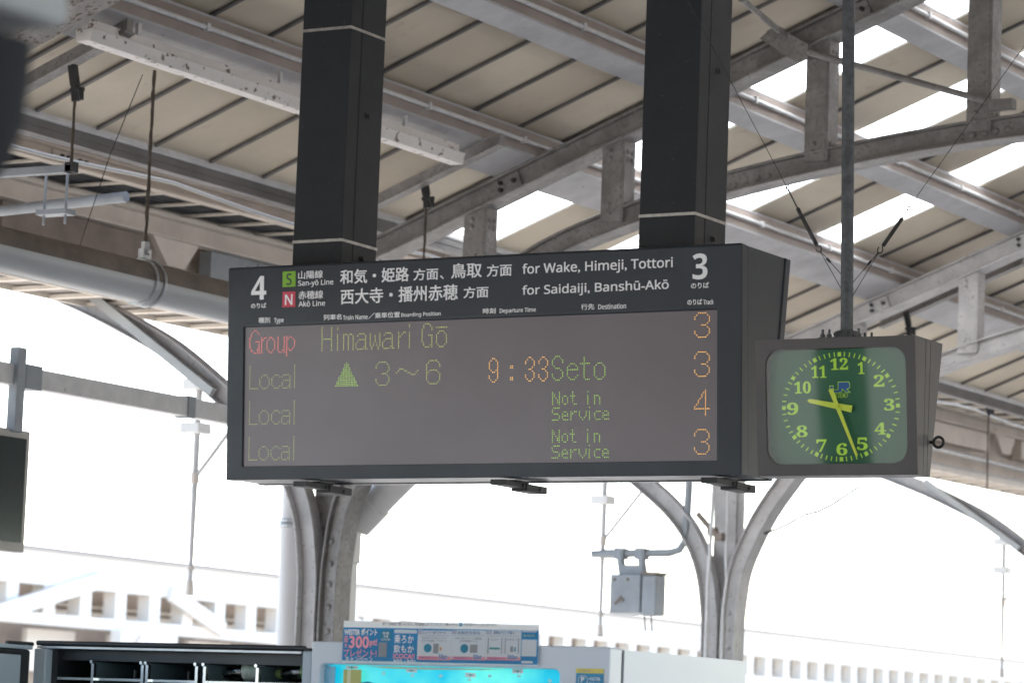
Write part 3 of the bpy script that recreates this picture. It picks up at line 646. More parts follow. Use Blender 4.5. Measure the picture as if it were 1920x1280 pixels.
obj('gasket', yz(SX0+.012, SX1-.012, [(yf(bz0)+.051, bz0+.006), (yr(bz0)-.047, bz0+.006), (yr(bz1)-.047, bz1-.006), (yf(bz1)+.051, bz1-.006)]), M['rubber'], board)
obj('rear_door', yz(SX0, SX1, [(yr(SZ0)-.048, SZ0), (yr(SZ0), SZ0), (yr(SZ1), SZ1), (yr(SZ1)-.048, SZ1)]), M['sign'], board, bevel=.007, segs=3)
scn = MB().hexa([sgn(LX0-.01,LZ0-.01,-.008), sgn(LX1+.01,LZ0-.01,-.008), sgn(LX1+.01,LZ0-.01,-.02), sgn(LX0-.01,LZ0-.01,-.02), sgn(LX0-.01,LZ1+.01,-.008), sgn(LX1+.01,LZ1+.01,-.008), sgn(LX1+.01,LZ1+.01,-.02), sgn(LX0-.01,LZ1+.01,-.02)])
screen = obj('display_screen', scn, M['screen'], board)
top = MB().box(SX0+.02, SX1-.03, yf(SZ1)+.06, yr(SZ1)-.06, SZ1-.004, SZ1+.004)
for x in (-7.85, -7.80, -7.76, -7.2, -7.1, -6.9, -6.75, -6.35, -6.3): top.tube([(x, 11.2, SZ1), (x+.004, 11.2, SZ1+random.uniform(.004, .02))], .002, 5)
obj('top_fittings', top, M['black'], board)
for x in (-7.515, -6.585, -5.66):
    lt = MB().box(x-.034, x+.034, 11.165, 11.325, 2.603, 2.624).box(x-.036, x+.036, 11.335, 11.50, 2.592, 2.622).box(x-.02, x+.02, 11.28, 11.38, 2.612, 2.633)
    lt.lathe([(-.04,.008),(.04,.008)], (x, 11.31, 2.612), (1,0,0), 8).lathe([(-.041,.008),(.041,.008)], (x, 11.44, 2.606), (1,0,0), 8)
    obj('latch', lt, M['black'], board, bevel=.009, segs=3)
for x0, x1 in ((-7.662, -7.422), (-6.041, -5.797)):
    p = obj('post', MB().box(x0, x1, 11.25, 11.335, SZ1-.05, 4.9+(.5 if x0 > -7 else 0)).box(x0, x1, 11.338, 11.518, SZ1-.05, 4.9+(.5 if x0 > -7 else 0)).box(x0+.01, x1-.004, 11.30, 11.40, SZ1-.05, 4.8), M['post'], board, bevel=.003, segs=1)
    for z in ((3.618, 4.508) if x0 < -7 else (3.648,)):
        b = MB().box(x0-.002, x1+.002, 11.2475, 11.5205, z, z+.0115); obj('band', b, M['band'], p)
    bl = MB()
    for z in (3.565, 4.165) if x0 < -7 else (3.575, 4.24): bl.dome((x1, 11.40, z), .013, (1,0,0)); bl.lathe([(0,.009),(.014,.009)], (x1, 11.405, z), (1,0,0), 6)
    obj('bolt', bl, M['black'], p)

SIGN_TEXT = [('4',-7.790,3.3736,-7.715,3.4710),('のりば',-7.791,3.3390,-7.714,3.3599),('S',-7.617,3.4288,-7.590,3.4760),('山陽線',-7.558,3.4507,-7.437,3.4835),('San-yō Line',-7.558,3.4162,-7.386,3.4451),('N',-7.622,3.3469,-7.585,3.3904),('赤穂線',-7.556,3.3675,-7.435,3.4013),('Akō Line',-7.555,3.3375,-7.425,3.3607),('和気・姫路',-7.353,3.4216,-7.024,3.4805),('方面',-7.003,3.4234,-6.886,3.4706),('、',-6.878,3.4245,-6.860,3.4398),('鳥取',-6.826,3.4246,-6.684,3.4844),('方面',-6.661,3.4254,-6.547,3.4733),('for Wake, Himeji, Tottori',-6.499,3.4184,-5.833,3.4706),('西大寺・播州赤穂',-7.350,3.3396,-6.794,3.4021),('方面',-6.768,3.3439,-6.653,3.3889),('for Saidaiji, Banshū-Akō',-6.499,3.3370,-5.850,3.3852),('3',-5.748,3.3787,-5.684,3.4781),('のりば',-5.755,3.3447,-5.678,3.3675),('のりば',-5.770,3.2827,-5.707,3.3048),('Track',-5.702,3.2823,-5.658,3.3018),('種別',-7.752,3.2772,-7.694,3.3000),('Type',-7.675,3.2709,-7.627,3.2956),('列車名',-7.432,3.2789,-7.344,3.3015),('Train Name',-7.338,3.2764,-7.218,3.2957),('／',-7.215,3.2767,-7.186,3.3011),('乗車位置',-7.184,3.2784,-7.065,3.3013),('Boarding Position',-7.059,3.2754,-6.873,3.2960),('時刻',-6.678,3.2793,-6.619,3.3011),('Departure Time',-6.601,3.2754,-6.436,3.2976),('行先',-6.234,3.2800,-6.175,3.3027),('Destination',-6.158,3.2794,-6.035,3.2992),]

for i, (s, x0, z0, x1, z1) in enumerate(SIGN_TEXT):
    mb = MB(); big = (z1-z0) > .04
    bw = .0012 if (z1-z0) > .05 and ord(s[0]) > 1000 else (.0009 if (z1-z0) > .04 else .00055)
    t_ = ''.join(chr(0x1D7EC+int(c)) for c in s) if s in ('4', '3') else sans(s)
    put_text(mb, t_, x0, z0, x1, z1, lambda a, b, d=0: sgn(a, b, .0022-d), 0, 3, 0, 0 if s in ('4', '3') else bw)
    obj('lettering', mb, M['darkletter'] if s == 'S' else M['text'], board)
for nm, a, c, m in (('green_square', (-7.635, 3.4215), (-7.572, 3.4845), 'lime'), ('red_square', (-7.635, 3.3385), (-7.572, 3.4015), 'red')):
    mb = MB().hexa([sgn(a[0],a[1],.0012), sgn(c[0],a[1],.0012), sgn(c[0],a[1],-.001), sgn(a[0],a[1],-.001), sgn(a[0],c[1],.0012), sgn(c[0],c[1],.0012), sgn(c[0],c[1],-.001), sgn(a[0],c[1],-.001)])
    obj('line_square', mb, M[m], board)

# LED characters: 'row;row;...' each row lists lit columns, '-' is a range
GL = {
 '3w': '2-6;1,7;0,8;0,8;8;7;4-6;7;8;0,8;0,8;1,7;2-6', '4w': '6;5,6;4,6;4,6;3,6;2,6;2,6;1,6;0,6;0-8;6;6;6',
 '6w': '2-6;1,7;0,8;0,8;0;0,2-6;0,1,7;0,8;0,8;0,8;0,8;1,7;2-6', 'tri': '7;6-8;6-8;5-9;5-9;4-10;4-10;3-11;2-12;2-12;1-13;1-13;0-14',
 'wave': '2-4;1,5,6,13;0,7,8,12;9-11', '9n': '2,3;1,4;0,5;0,5;0,5;0,5;1,4,5;2,3,5;5;0,5;0,5;1,4;2,3', 'colon': '0,1;0,1;;;;;0,1;0,1',
 '3n': '2,3;1,4;0,5;0,5;5;4;2,3;4;5;0,5;0,5;1,4;2,3', 'S': '2-4;1,5;0,6;0,6;0;1;2-4;5;6;0,6;0,6;1,5;2-4', 'e': '2-4;1,5;0,6;0-6;0;0;0,6;1,5;2-4',
 't': '2;2;2;0-5;2;2;2;2;2;2;2;3-5', 'o': '2-4;1,5;0,6;0,6;0,6;0,6;0,6;1,5;2-4', 'H': '0,6;0,6;0,6;0,6;0,6;0,6;0-6;0,6;0,6;0,6;0,6;0,6;0,6',
 'i': '0;0;;;0;0;0;0;0;0;0;0;0', 'm': '0-2,4,5;0,3,6;0,3,6;0,3,6;0,3,6;0,3,6;0,3,6;0,3,6;0,3,6', 'a': '2-5;1,6;6;2-6;1,6;0,6;0,6;0,5,6;1-4,6,7',
 'w': '0,6;0,3,6;0,3,6;0,3,6;0,3,6;0,2,4,6;0,2,4,6;1,5;1,5', 'r': '0,3,4;0,2;0,1;0;0;0;0;0;0', 'G': '2-4;1,5;1,6;0,6;0;0;0,4-6;0,6;0,6;0,6;1,6;1,5,6;2-4,6',
 'om': '0-6;;2-4;1,5;0,6;0,6;0,6;0,6;0,6;1,5;2-4', 'L': '0;0;0;0;0;0;0;0;0;0;0;0;0-5', 'l': '0;0;0;0;0;0;0;0;0;0;0;0;0', 'c': '2-4;1,5;0;0;0;0;0;1,5;2-4',
 'oL': '2-4;1,5;0,6;0,6;0,6;0,6;1,5;2-4', 'Lc': '2-4;1,5;0;0;0;0;1,5;2-4', 'La': '1-4;0,5;5;1-5;0,5;0,5;0,4,5;1-3,5',
 'Gg': '3,4;2,5;1,6;1;0;0;0,4-6;0,6;0,6;0,6;1,5,6;1,2,5,6;3,4,6', 'rg': '0,2,3;0,1;0;0;0;0;0;0;0', 'og': '2,3;1,4;0,5;0,5;0,5;0,5;0,5;1,4;2,3', 'ug': '0,4;0,4;0,4;0,4;0,4;0,4;0,4;0,3,4;1,2,4', 'pg': '0,2,3;0,1,4;0,5;0,5;0,5;0,5;0,1,4;0,2,3;0;0;0',
 'Ns': '0,4;0,1,4;0,1,4;0,2,4;0,3,4;0,3,4;0,4', 'os': '1,2;0,3;0,3;0,3;1,2', 'ts': '1;1;0-2;1;1;1;2,3', 'is': '0;;0;0;0;0;0', 'ns': '0-2;0,3;0,3;0,3;0,3', 'Ss': '1-4;0;0;1-3;4;4;0-3',
 'es': '1,2;0,3;0-3;0;1-3', 'rs': '0,2,3;0,1;0;0;0', 'vs': '0,4;0,4;0,4;1,3;2', 'cs': '1-3;0;0;0;1-3'}
PX = .00767
def led_line(name, m, items, d=.0016):
    mb = MB()
    for g, x, z in items:
        for r, row in enumerate(GL[g].split(';')):
            for tok in (row.split(',') if row else []):
                a, _, b = tok.partition('-')
                for c in range(int(a), int(b or a)+1):
                    cx, cz = x+c*PX, z-r*PX
                    mb.add([sgn(cx+d*math.cos(k*PI/4+.39), cz+d*math.sin(k*PI/4+.39), -.0072) for k in range(8)], [tuple(range(8))])
    obj(name, mb, M[m], screen)
led_line('led_text', 'led_r', [('Gg',-7.8,3.2476),('rg',-7.7408,3.2166),('og',-7.7145,3.2171),('ug',-7.6601,3.2171),('pg',-7.617,3.2175)])
for z in (3.1012, 2.9551, 2.8087):
    led_line('led_text', 'led_d', [('L',-7.798,z),('oL',-7.748,z-.0384),('Lc',-7.688,z-.0384),('La',-7.637,z-.0384),('l',-7.5765,z)])
led_line('led_text', 'led_y', [('H',-7.444,3.2489),('i',-7.3686,3.2489),('m',-7.3392,3.2187),('a',-7.2793,3.2189),('w',-7.211,3.2178),('a',-7.152,3.2186),('r',-7.0758,3.2186),('i',-7.0249,3.2489),('G',-6.965,3.2499),('om',-6.8975,3.2342)])
led_line('led_text', 'led_g', [('tri',-7.3769,3.1034)])
led_line('led_text', 'led_y', [('3w',-7.1815,3.102),('wave',-7.0834,3.0727),('6w',-6.9423,3.1024)])
led_line('led_text', 'led_o', [('9n',-6.6516,3.1025),('colon',-6.5536,3.0715),('3n',-6.4861,3.1028),('3n',-6.4259,3.1025)], .0017)
led_line('led_text', 'led_g', [('S',-6.3656,3.1031),('e',-6.2986,3.0734),('t',-6.2394,3.0962),('o',-6.1783,3.073)])
for z in (2.9629, 2.8157):
    led_line('led_text', 'led_g', [('Ns',-6.364,z),('os',-6.3195,z-.0149),('ts',-6.282,z),('is',-6.2069,z),('ns',-6.177,z-.0153)]+[(g, x, z-.0608-(0 if g in ('Ss','is') else .0152)) for g, x in (('Ss',-6.364),('es',-6.3194),('rs',-6.2812),('vs',-6.2441),('is',-6.1993),('cs',-6.1759),('es',-6.1392))])
for g, z in (('3w',3.2522),('3w',3.1034),('4w',2.9571),('3w',2.8088)):
    led_line('led_text', 'led_o', [(g,-5.742,z)], .0017)

# ---------------------------------------------------------------- station clock
def ck(x, z, off=0.0): return (x, 10.985-(z-2.61)/.496*.055+off, z)
KX0, KX1, KZ0, KZ1 = -5.366, -4.729, 2.609, 3.107
clock = thing('station_clock', 'grey boxed station clock with a green dial, hung on a thin pole', 'clock', (-5.05, 11.05, KZ0))
case = MB(); N = 10
ring(case, rrect(KX0, KX1, KZ0, KZ1, .004, N), rrect(-5.328, -4.767, 2.651, 3.070, .060, N), lambda x, z, d: ck(x, z, d), .012, .045)
obj('front_frame', case, M['clockcase'], clock)
def kyr(z): return 11.094+(z-2.61)/.496*.091
def kyf(z): return ck(0, z)[1]
a0, a1 = KZ0+.002, KZ1-.002
def mid(z, f): return kyf(z)+(kyr(z)-kyf(z))*f
bd = yz(KX0, KX1-.001, [(kyf(KZ0)+.0125, KZ0), (11.035, KZ0), (11.035, KZ1), (kyf(KZ1)+.0125, KZ1)])
obj('case_front', bd, M['clockcase'], clock) if False else None
shell = MB()
for x0, x1 in ((KX0, KX0+.012), (KX1-.012, KX1)):
    shell.v += []; s2 = yz(x0, x1, [(kyf(KZ0)+.0125, KZ0), (11.030, KZ0), (11.030, KZ1), (kyf(KZ1)+.0125, KZ1)]); shell.add(s2.v, s2.f)
    s2 = yz(x0, x1, [(11.0335, KZ0), (11.064, KZ0), (11.075, KZ1), (11.0335, KZ1)]); shell.add(s2.v, s2.f)
    s2 = yz(x0, x1, [(11.0675, KZ0), (kyr(KZ0), KZ0), (kyr(KZ1), KZ1), (11.0785, KZ1)]); shell.add(s2.v, s2.f)
shell.box(KX0+.0125, KX1-.0125, 10.998, 11.09, KZ0, KZ0+.01); shell.box(KX0+.0125, KX1-.0125, 10.945, 11.18, KZ1-.010, KZ1)
s2 = yz(KX0+.0125, KX1-.0125, [(kyr(KZ0)-.015, KZ0+.0105), (kyr(KZ0)-.002, KZ0+.0105), (kyr(KZ1)-.002, KZ1-.0105), (kyr(KZ1)-.015, KZ1-.0105)]); shell.add(s2.v, s2.f)
obj('case', shell, M['clockcase'], clock)
obj('inner_case', yz(KX0+.0126, KX1-.0126, [(kyf(KZ0)+.07, KZ0+.012), (kyr(KZ0)-.017, KZ0+.012), (kyr(KZ1)-.017, KZ1-.012), (kyf(KZ1)+.07, KZ1-.012)]), M['rubber'], clock)
dl = MB(); f0 = lambda x, z: ck(x, z, .0355)
dl.add([f0(*p) for p in rrect(-5.345, -4.750, 2.640, 3.082, .02, 4)], [tuple(range(20))])
dial = obj('dial', dl, M['dial'], clock)
NUM = [('12',-5.0445,3.0160,0.0706,0.0427),('1',-4.9577,2.9989,0.0266,0.0437),('2',-4.8878,2.9515,0.0427,0.0432),('3',-4.8496,2.8647,0.0416,0.0433),('4',-4.8864,2.7793,0.0452,0.0435),('5',-4.9593,2.7257,0.0430,0.0461),('6',-5.0406,2.7069,0.0437,0.0439),('7',-5.1216,2.7213,0.0415,0.0455),('8',-5.1993,2.7744,0.0453,0.0431),('9',-5.2356,2.8575,0.0466,0.0449),('10',-5.1937,2.9338,0.0673,0.0438),('11',-5.1268,2.9895,0.0607,0.0441)]
for s, x, z, ww, hh in NUM:
    mb = MB(); put_text(mb, ''.join(chr(0x1D7CE+int(c)) for c in s), x-ww/2, z-hh/2, x+ww/2, z+hh/2, lambda a, b: ck(a, b, .0343), .012, 3)
    obj('numeral', mb, M['fluor'], dial)
tk = MB(); cx, cz, ea, eb_ = -5.043, 2.861, .2277, .1900
for k in range(60):
    th = 2*PI*k/60; dx, dz = math.sin(th), math.cos(th); r = 1/math.sqrt((dx/ea)**2+(dz/eb_)**2); L, W = (.0078, .0072) if k % 5 == 0 else (.0085, .0022)
    pts = []
    for u, v in ((-L,-W),(L,-W),(L,W),(-L,W)): pts.append(ck(cx+dx*(r+u)+dz*v, cz+dz*(r+u)-dx*v, .0343))
    tk.add(pts, [(0,1,2,3)])
obj('minute_track', tk, M['fluor'], dial)
lg = MB(); lo = MB()
def lp(x, y, o=.0341): return ck(-5.0861+(x-635)/165*.0843, 2.8952+(600-y)/130*.0578, o)
def poly(pts):
    lg.add([lp(*p) for p in pts], [tuple(range(len(pts)))])
    for i in range(len(pts)):
        a, b = Vector(lp(*pts[i], .0336)), Vector(lp(*pts[(i+1) % len(pts)], .0336)); d = (b-a).normalized()*.0011; n = Vector((-d.z, 0, d.x))
        lo.add([a-d+n, b+d+n, b+d-n, a-d-n], [(0,1,2,3)])
poly([(640,505),(668,505),(668,538),(705,538),(705,476),(785,476),(796,488),(796,520),(786,532),(772,536),(798,562),(766,562),(737,532),(735,552),(722,562),(640,562)])
put_text(lo, '西日本', -5.070, 2.8965, -5.020, 2.9065, lambda a, b: ck(a, b, .0338), .01, 2)
pr = rrect(-5.076, -5.013, 2.8945, 2.9085, .006, 3)
for i in range(len(pr)):
    a, b = Vector(ck(*pr[i], .0336)), Vector(ck(*pr[(i+1) % len(pr)], .0336)); d = (b-a).normalized()*.0007; n = Vector((-d.z, 0, d.x)); lo.add([a-d+n, b+d+n, b+d-n, a-d-n], [(0,1,2,3)])
lgo = obj('emblem', lg, M['blue'], dial); obj('emblem_outline', lo, M['fluor'], lgo)
def hand(name, tip, tail, w0, w1, off):
    c = Vector((-5.0485, 2.8615)); a, b = Vector(tail), Vector(tip); d = (b-a).normalized(); n = Vector((-d.y, d.x)); mb = MB()
    pts = [a+n*w0, a-n*w0, b-d*w1*1.2-n*w1, b-n*w1*.4, b+n*w1*.4, b-d*w1*1.2+n*w1]
    mb.prism([tuple(p) for p in pts], lambda x, z: ck(x, z, off), lambda x, z: ck(x, z, off+.002)); return obj(name, mb, M['hand'], clock)
hand('hour_hand', (-5.1675, 2.8845), (-4.9922, 2.8503), .0125, .0075, .021)
hand('minute_hand', (-4.9735, 2.679), (-5.0735, 2.9235), .0085, .0048, .0165)
obj('hub', MB().lathe([(0,.006),(.006,.005)], ck(-5.0485, 2.8615, .0165), (0,-1,0), 14), M['hand'], clock)
obj('glass', MB().add([ck(*p, .006) for p in rrect(-5.3282, -4.7668, 2.6508, 3.0702, .060, 10)], [tuple(range(44))]), M['glass'], clock)
pt, pb = Vector((-5.098, 11.05, 5.3)), Vector((-5.051, 11.05, KZ1+.005))
obj('pole', MB().tube([pb, pb+(pt-pb)*.3, pb+(pt-pb)*.6, pt], .0232, 16), M['galvpole'], clock, smooth=True)
fl = MB().box(-5.135, -4.965, 10.98, 11.12, KZ1+.0005, KZ1+.010).tube([(-5.051,11.05,KZ1+.01),(-5.051,11.05,KZ1+.036),(-5.051,11.05,KZ1+.040)], [.046,.044,.034], 16)
for x in (-5.122, -5.095, -5.005, -4.978):
    for y in (10.992, 11.108): fl.lathe([(0,.010),(.012,.010),(.012,.005),(.030,.005)], (x, y, KZ1+.010), (0,0,1), 6)
for x in (-5.085, -5.017): fl.lathe([(-.008,.008),(.008,.008)], (x, 11.03, KZ1+.026), (1,0,0), 6)
obj('flange', fl, M['galvpole'], clock)
eb2 = MB().lathe([(0,.006),(.012,.006)], (KX1, 11.092, 2.736), (1,0,0), 8)
eb2.tube([(KX1+.013+.019-.019*math.cos(a), 11.092, 2.736+.019*math.sin(a)) for a in [2*PI*k/20 for k in range(21)]], .0055, 8)
obj('eye_bolt', eb2, M['black'], clock, smooth=True)
def guy(label, A, B, Cc, D, pole1, pole2, side):
    t = thing('guy_wire', label, 'guy wire', (B[0], 11.05, B[1]), 'guy wires of the clock pole'); Y = 11.05
    v = lambda p: Vector((p[0], Y, p[1]))
    obj('wire', MB().tube([v(A), v(B)], .0013, 6), M['black'], t)
    b, c = v(Cc), v(D); d = (c-b).normalized(); n = d.cross(Vector((0,1,0)))
    tb = MB().tube([v(B), v(B)+(b-v(B))*.5, b], .0028, 6)
    tb.bar(b+n*.0055, c+n*.0055, .0036, .0036, (0,1,0)); tb.bar(b-n*.0055, c-n*.0055, .0036, .0036, (0,1,0)); tb.lathe([(-.006,.008),(.010,.008)], b, d, 8); tb.lathe([(-.010,.008),(.006,.008)], c, d, 8); tb.tube([b, c], .0028, 6)
    e = c+d*.03
    tb.tube([c, c+d*.012, c+d*.018+n*.010, e+n*.010, e+d*.010, e-n*.009, e-n*.011-d*.012], .0026, 6)
    tb.tube([v(B)-d*.004+n*.008, v(B)+n*.009+d*.014, v(B)+d*.02, v(B)+d*.012-n*.008, v(B)-n*.003], .0026, 6)
    obj('turnbuckle', tb, M['black'], t)
    obj('bridle', MB().tube([e, v(pole1)], .0014, 5).tube([e, v(pole2)], .0014, 5).lathe([(-.008,.005),(.012,.005)], e+(v(pole2)-e)*.35, (v(pole2)-e), 6), M['black'], t)
guy('thin guy wire and turnbuckle left of the clock pole', (-6.26, 5.3), (-5.313, 3.699), (-5.262, 3.608), (-5.186, 3.478), (-5.064, 3.281), (-5.067, 3.345), -1)
guy('thin guy wire and turnbuckle right of the clock pole', (-3.74, 5.0), (-4.812, 3.60), (-4.845, 3.552), (-4.912, 3.462), (-5.032, 3.276), (-5.034, 3.325), 1)

# ---------------------------------------------------------------- white drinks machine
VX0, VX1, VZ, VY = -5.152, -4.205, 1.854, 7.75
vm = thing('vending_machine', 'glossy white drinks vending machine with a turquoise display window', 'vending machine', (-4.68, 8.15, 0))
dr = MB(); ring(dr, rrect(VX0, VX1, .05, VZ, .006, 8), rrect(-5.122, -4.3565, .95, 1.7915, .018, 8), lambda x, z, d: (x, VY+d, z), .068, .06)
obj('door', dr, M['vm'], vm, bevel=.006, segs=3)
obj('gasket', MB().box(VX0+.01, VX1-.008, VY+.0685, VY+.083, .06, VZ-.012), M['vm_gap'], vm)
bdm = MB(); n = 14                                                    # body with a slightly bowed side skin
vs = []
for i in range(n+1):
    yy = VY+.084+(.735)*i/n
    for z in (0.0, VZ-.004): vs.append((VX1-.002+.004*math.sin(PI*i/n)*(1 if 0 < i < n else 0), yy, z))
bdm.add(vs, [(2*i, 2*i+2, 2*i+3, 2*i+1) for i in range(n)])
bdm.box(VX0+.001, VX1-.0045, VY+.084, VY+.819, 0, VZ-.0045)
obj('body', bdm, M['vm'], vm, smooth=True)
bk = bpy.data.materials.new('sea_print'); bk.use_nodes = True; t_ = bk.node_tree; b_ = t_.nodes['Principled BSDF']
tc = t_.nodes.new('ShaderNodeTexCoord'); no = t_.nodes.new('ShaderNodeTexNoise'); no.inputs['Scale'].default_value = 5.5; no.inputs['Detail'].default_value = 3; t_.links.new(tc.outputs['Object'], no.inputs['Vector'])
cr = t_.nodes.new('ShaderNodeValToRGB'); e0, e1 = cr.color_ramp.elements; e0.position = .40; e0.color = (.0, .50, .68, 1); e1.position = .66; e1.color = (.13, .80, .72, 1)
t_.links.new(no.outputs[0], cr.inputs[0]); t_.links.new(cr.outputs[0], b_.inputs['Base Color']); t_.links.new(cr.outputs[0], b_.inputs['Emission Color']); b_.inputs['Emission Strength'].default_value = .12; b_.inputs['Roughness'].default_value = .5
win = obj('display_window', MB().box(-5.13, -4.35, VY+.045, VY+.05, .94, 1.80), bk, vm)
tg = MB(); tgi = MB()
for a, c, tl in (((-5.0591,1.7891),(-5.0197,1.7800),0), ((-4.8611,1.7857),(-4.8260,1.7750),0), ((-4.6705,1.7782),(-4.6378,1.7660),.05), ((-4.5231,1.7911),(-4.4893,1.7789),0)):
    tg.hexa([(a[0],VY+.036,c[1]),(c[0],VY+.036,c[1]-tl*.03),(c[0],VY+.0375,c[1]-tl*.03),(a[0],VY+.0375,c[1]),(a[0],VY+.036,a[1]),(c[0],VY+.036,a[1]-tl*.03),(c[0],VY+.0375,a[1]-tl*.03),(a[0],VY+.0375,a[1])])
    mx, mz = (a[0]+c[0])/2, (a[1]+c[1])/2
    tgi.add([(mx+.0045*math.cos(k*PI/4), VY+.0354, mz-.0005+.0028*math.sin(k*PI/4)) for k in range(8)], [tuple(range(8))]); tgi.box(mx-.010, mx+.011, VY+.0353, VY+.0356, mz-.0012, mz+.0002)
o = obj('price_tag', tg, M['text'], win); obj('tag_icon', tgi, M['pvc'], o) if False else obj('tag_icon', tgi, mat('tag_teal', (.05,.38,.40)), win)
obj('yellow_card', MB().box(-5.0621, -5.0037, VY+.030, VY+.032, 1.70, 1.7785), mat('yellow_card', (.55,.52,.16), .45, n=.1, ns=30), win)
obj('card_stripe', MB().box(-5.049, -5.0365, VY+.0285, VY+.0295, 1.70, 1.7780), mat('pale_yellow', (.75,.72,.45)), win)
bb = MB()
for x, z in ((-4.9386,1.7709),(-4.8446,1.767),(-4.7535,1.7675),(-4.6612,1.7594),(-4.5976,1.7709),(-4.5056,1.7728),(-4.41,1.762)):
    bb.add([(x+.0062*math.cos(k*PI/6), VY+.0440, z+.0048*math.sin(k*PI/6)) for k in range(12)], [tuple(range(12))])
obj('bubble_print', bb, mat('bubble_white', (.55,.90,.90)), win)
obj('cream_stripe', MB().add([(-5.0,VY+.0436,1.7895),(-4.55,VY+.0436,1.7895),(-4.62,VY+.0436,1.786),(-4.80,VY+.0436,1.7835),(-4.93,VY+.0436,1.7845)], [(0,1,2,3,4)]), mat('cream_print', (.82,.84,.62)), win)
obj('blue_bottle_cap', MB().lathe([(0,.036),(.012,.034),(.026,.022),(.030,.004)], (-4.974, VY+.02, 1.716), (0,0,1), 20), mat('deep_blue', (.02,.16,.38), .3), win, smooth=True)
obj('blue_edge', MB().box(-5.1215, -5.088, VY+.025, VY+.030, .96, 1.786), mat('sky_blue_plastic', (.22,.52,.72), .3), win)
st = MB().box(-4.3045, -4.2215, VY-.0015, VY-.0005, 1.68, 1.7955)
sk = obj('sticker', st, mat('sticker_blue', (.02,.24,.45), .4), vm)
obj('sticker_band', MB().box(-4.3045, -4.2215, VY-.0022, VY-.0016, 1.7832, 1.7957), mat('sticker_yellow', (.72,.60,.10), .4), sk)
mb = MB(); put_text(mb, 'ICOCA', -4.2960, 1.7860, -4.2600, 1.7925, lambda a, b: (a, VY-.0026, b), .01, 2); put_text(mb, 'ポイント', -4.256, 1.7868, -4.229, 1.7905, lambda a, b: (a, VY-.0026, b), 0, 2); obj('lettering', mb, M['box'], sk)
mb = MB(); put_text(mb, 'WESTER', -4.2655, 1.7640, -4.2300, 1.7725, lambda a, b: (a, VY-.0026, b), .012, 2); put_text(mb, 'ポイント', -4.2655, 1.752, -4.230, 1.760, lambda a, b: (a, VY-.0026, b), .012, 2); put_text(mb, 'P', -4.2885, 1.759, -4.2780, 1.773, lambda a, b: (a, VY-.0026, b), .02, 2); obj('lettering', mb, M['text'], sk)
mb = MB()
for k in range(24):
    a, b = 2*PI*k/24, 2*PI*(k+1)/24; mb.add([(-4.283+r*math.cos(q), VY-.0025, 1.764+.9*r*math.sin(q)) for r, q in ((.0135,a),(.0150,a),(.0150,b),(.0135,b))], [(0,1,2,3)])
obj('sticker_ring', mb, M['porcelain'], sk)

# campaign film standing on the machine's front, rising above its top
PC = {'white': (.90,.90,.90), 'blue': (.015,.28,.58), 'pink': (.90,.36,.45), 'teal': (.02,.30,.46), 'grey': (.38,.39,.41), 'green': (.05,.34,.34), 'lilac': (.62,.62,.72), 'orange': (.75,.42,.22), 'dark': (.16,.17,.19), 'ltext': (.42,.50,.62), 'bluet': (.14,.24,.42), 'purple': (.30,.10,.30), 'navy': (.08,.20,.42)}
PMAT = {k: translucent('film_'+k, v, .36, .35) for k, v in PC.items()}
TMAT = {k: mat('ink_'+k, v, .45) for k, v in PC.items()}
poster = thing('campaign_film', 'blue and white points campaign film stuck on the white vending machine, rising above its top', 'poster', (-4.73, 7.742, 1.795))
def pp(x, z, o=0.0):                                                # the film sags a few millimetres
    return (x, 7.7425-o, z+.004*(x+5.045)/.62*0)
base = MB().add([(-5.0445,7.7432,1.7952),(-4.4195,7.7432,1.7985),(-4.4195,7.7432,1.9085),(-5.0445,7.7432,1.9118)], [(0,1,2,3)]); film = obj('film', base, PMAT['white'], poster)
RECTS=[('blue',-5.0439,1.8022,-4.4198,1.8936),('white',-4.7998,1.8089,-4.6913,1.8891),('white',-4.6911,1.8110,-4.5826,1.8913),('white',-4.5823,1.8120,-4.4729,1.8923),('pink',-4.7971,1.8084,-4.6919,1.8187),('pink',-4.6878,1.8105,-4.5831,1.8195),('pink',-4.5790,1.8119,-4.4736,1.8205),('white',-4.8767,1.8795,-4.8029,1.8895),('white',-4.4709,1.8239,-4.4241,1.8689),('teal',-4.4702,1.8756,-4.4246,1.8835),('white',-4.4700,1.8053,-4.4345,1.8116),('grey',-4.7482,1.8270,-4.7317,1.8531),('grey',-4.9250,1.8141,-4.8977,1.8537),('grey',-4.6318,1.8304,-4.6085,1.8525),('green',-4.5703,1.8409,-4.5382,1.8459),('grey',-4.5053,1.8350,-4.4960,1.8497),('teal',-4.4928,1.8358,-4.4888,1.8477),('lilac',-4.6908,1.8804,-4.6761,1.8910),('lilac',-4.5819,1.8816,-4.5657,1.8918),('lilac',-4.7996,1.8787,-4.7865,1.8910),('grey',-4.7947,1.8749,-4.6998,1.8756),('grey',-4.6869,1.8763,-4.5891,1.8770),('grey',-4.5777,1.8769,-4.4797,1.8777),('grey',-4.5761,1.8291,-4.5735,1.8714),('grey',-4.5340,1.8299,-4.5315,1.8721),('grey',-4.5742,1.8297,-4.5315,1.8299),('grey',-4.5227,1.8301,-4.5202,1.8722),('grey',-4.4814,1.8308,-4.4789,1.8729),('grey',-4.5209,1.8306,-4.4789,1.8308),('orange',-4.7282,1.8347,-4.7216,1.8437),('lilac',-4.4701,1.8882,-4.4260,1.8935),]
ELL=[('teal',-4.9024,1.8727,0.0186,0.0167),('teal',-4.7663,1.8407,0.0127,0.0119),('teal',-4.6497,1.8417,0.0127,0.0122),('teal',-4.6641,1.9065,0.0060,0.0054),]
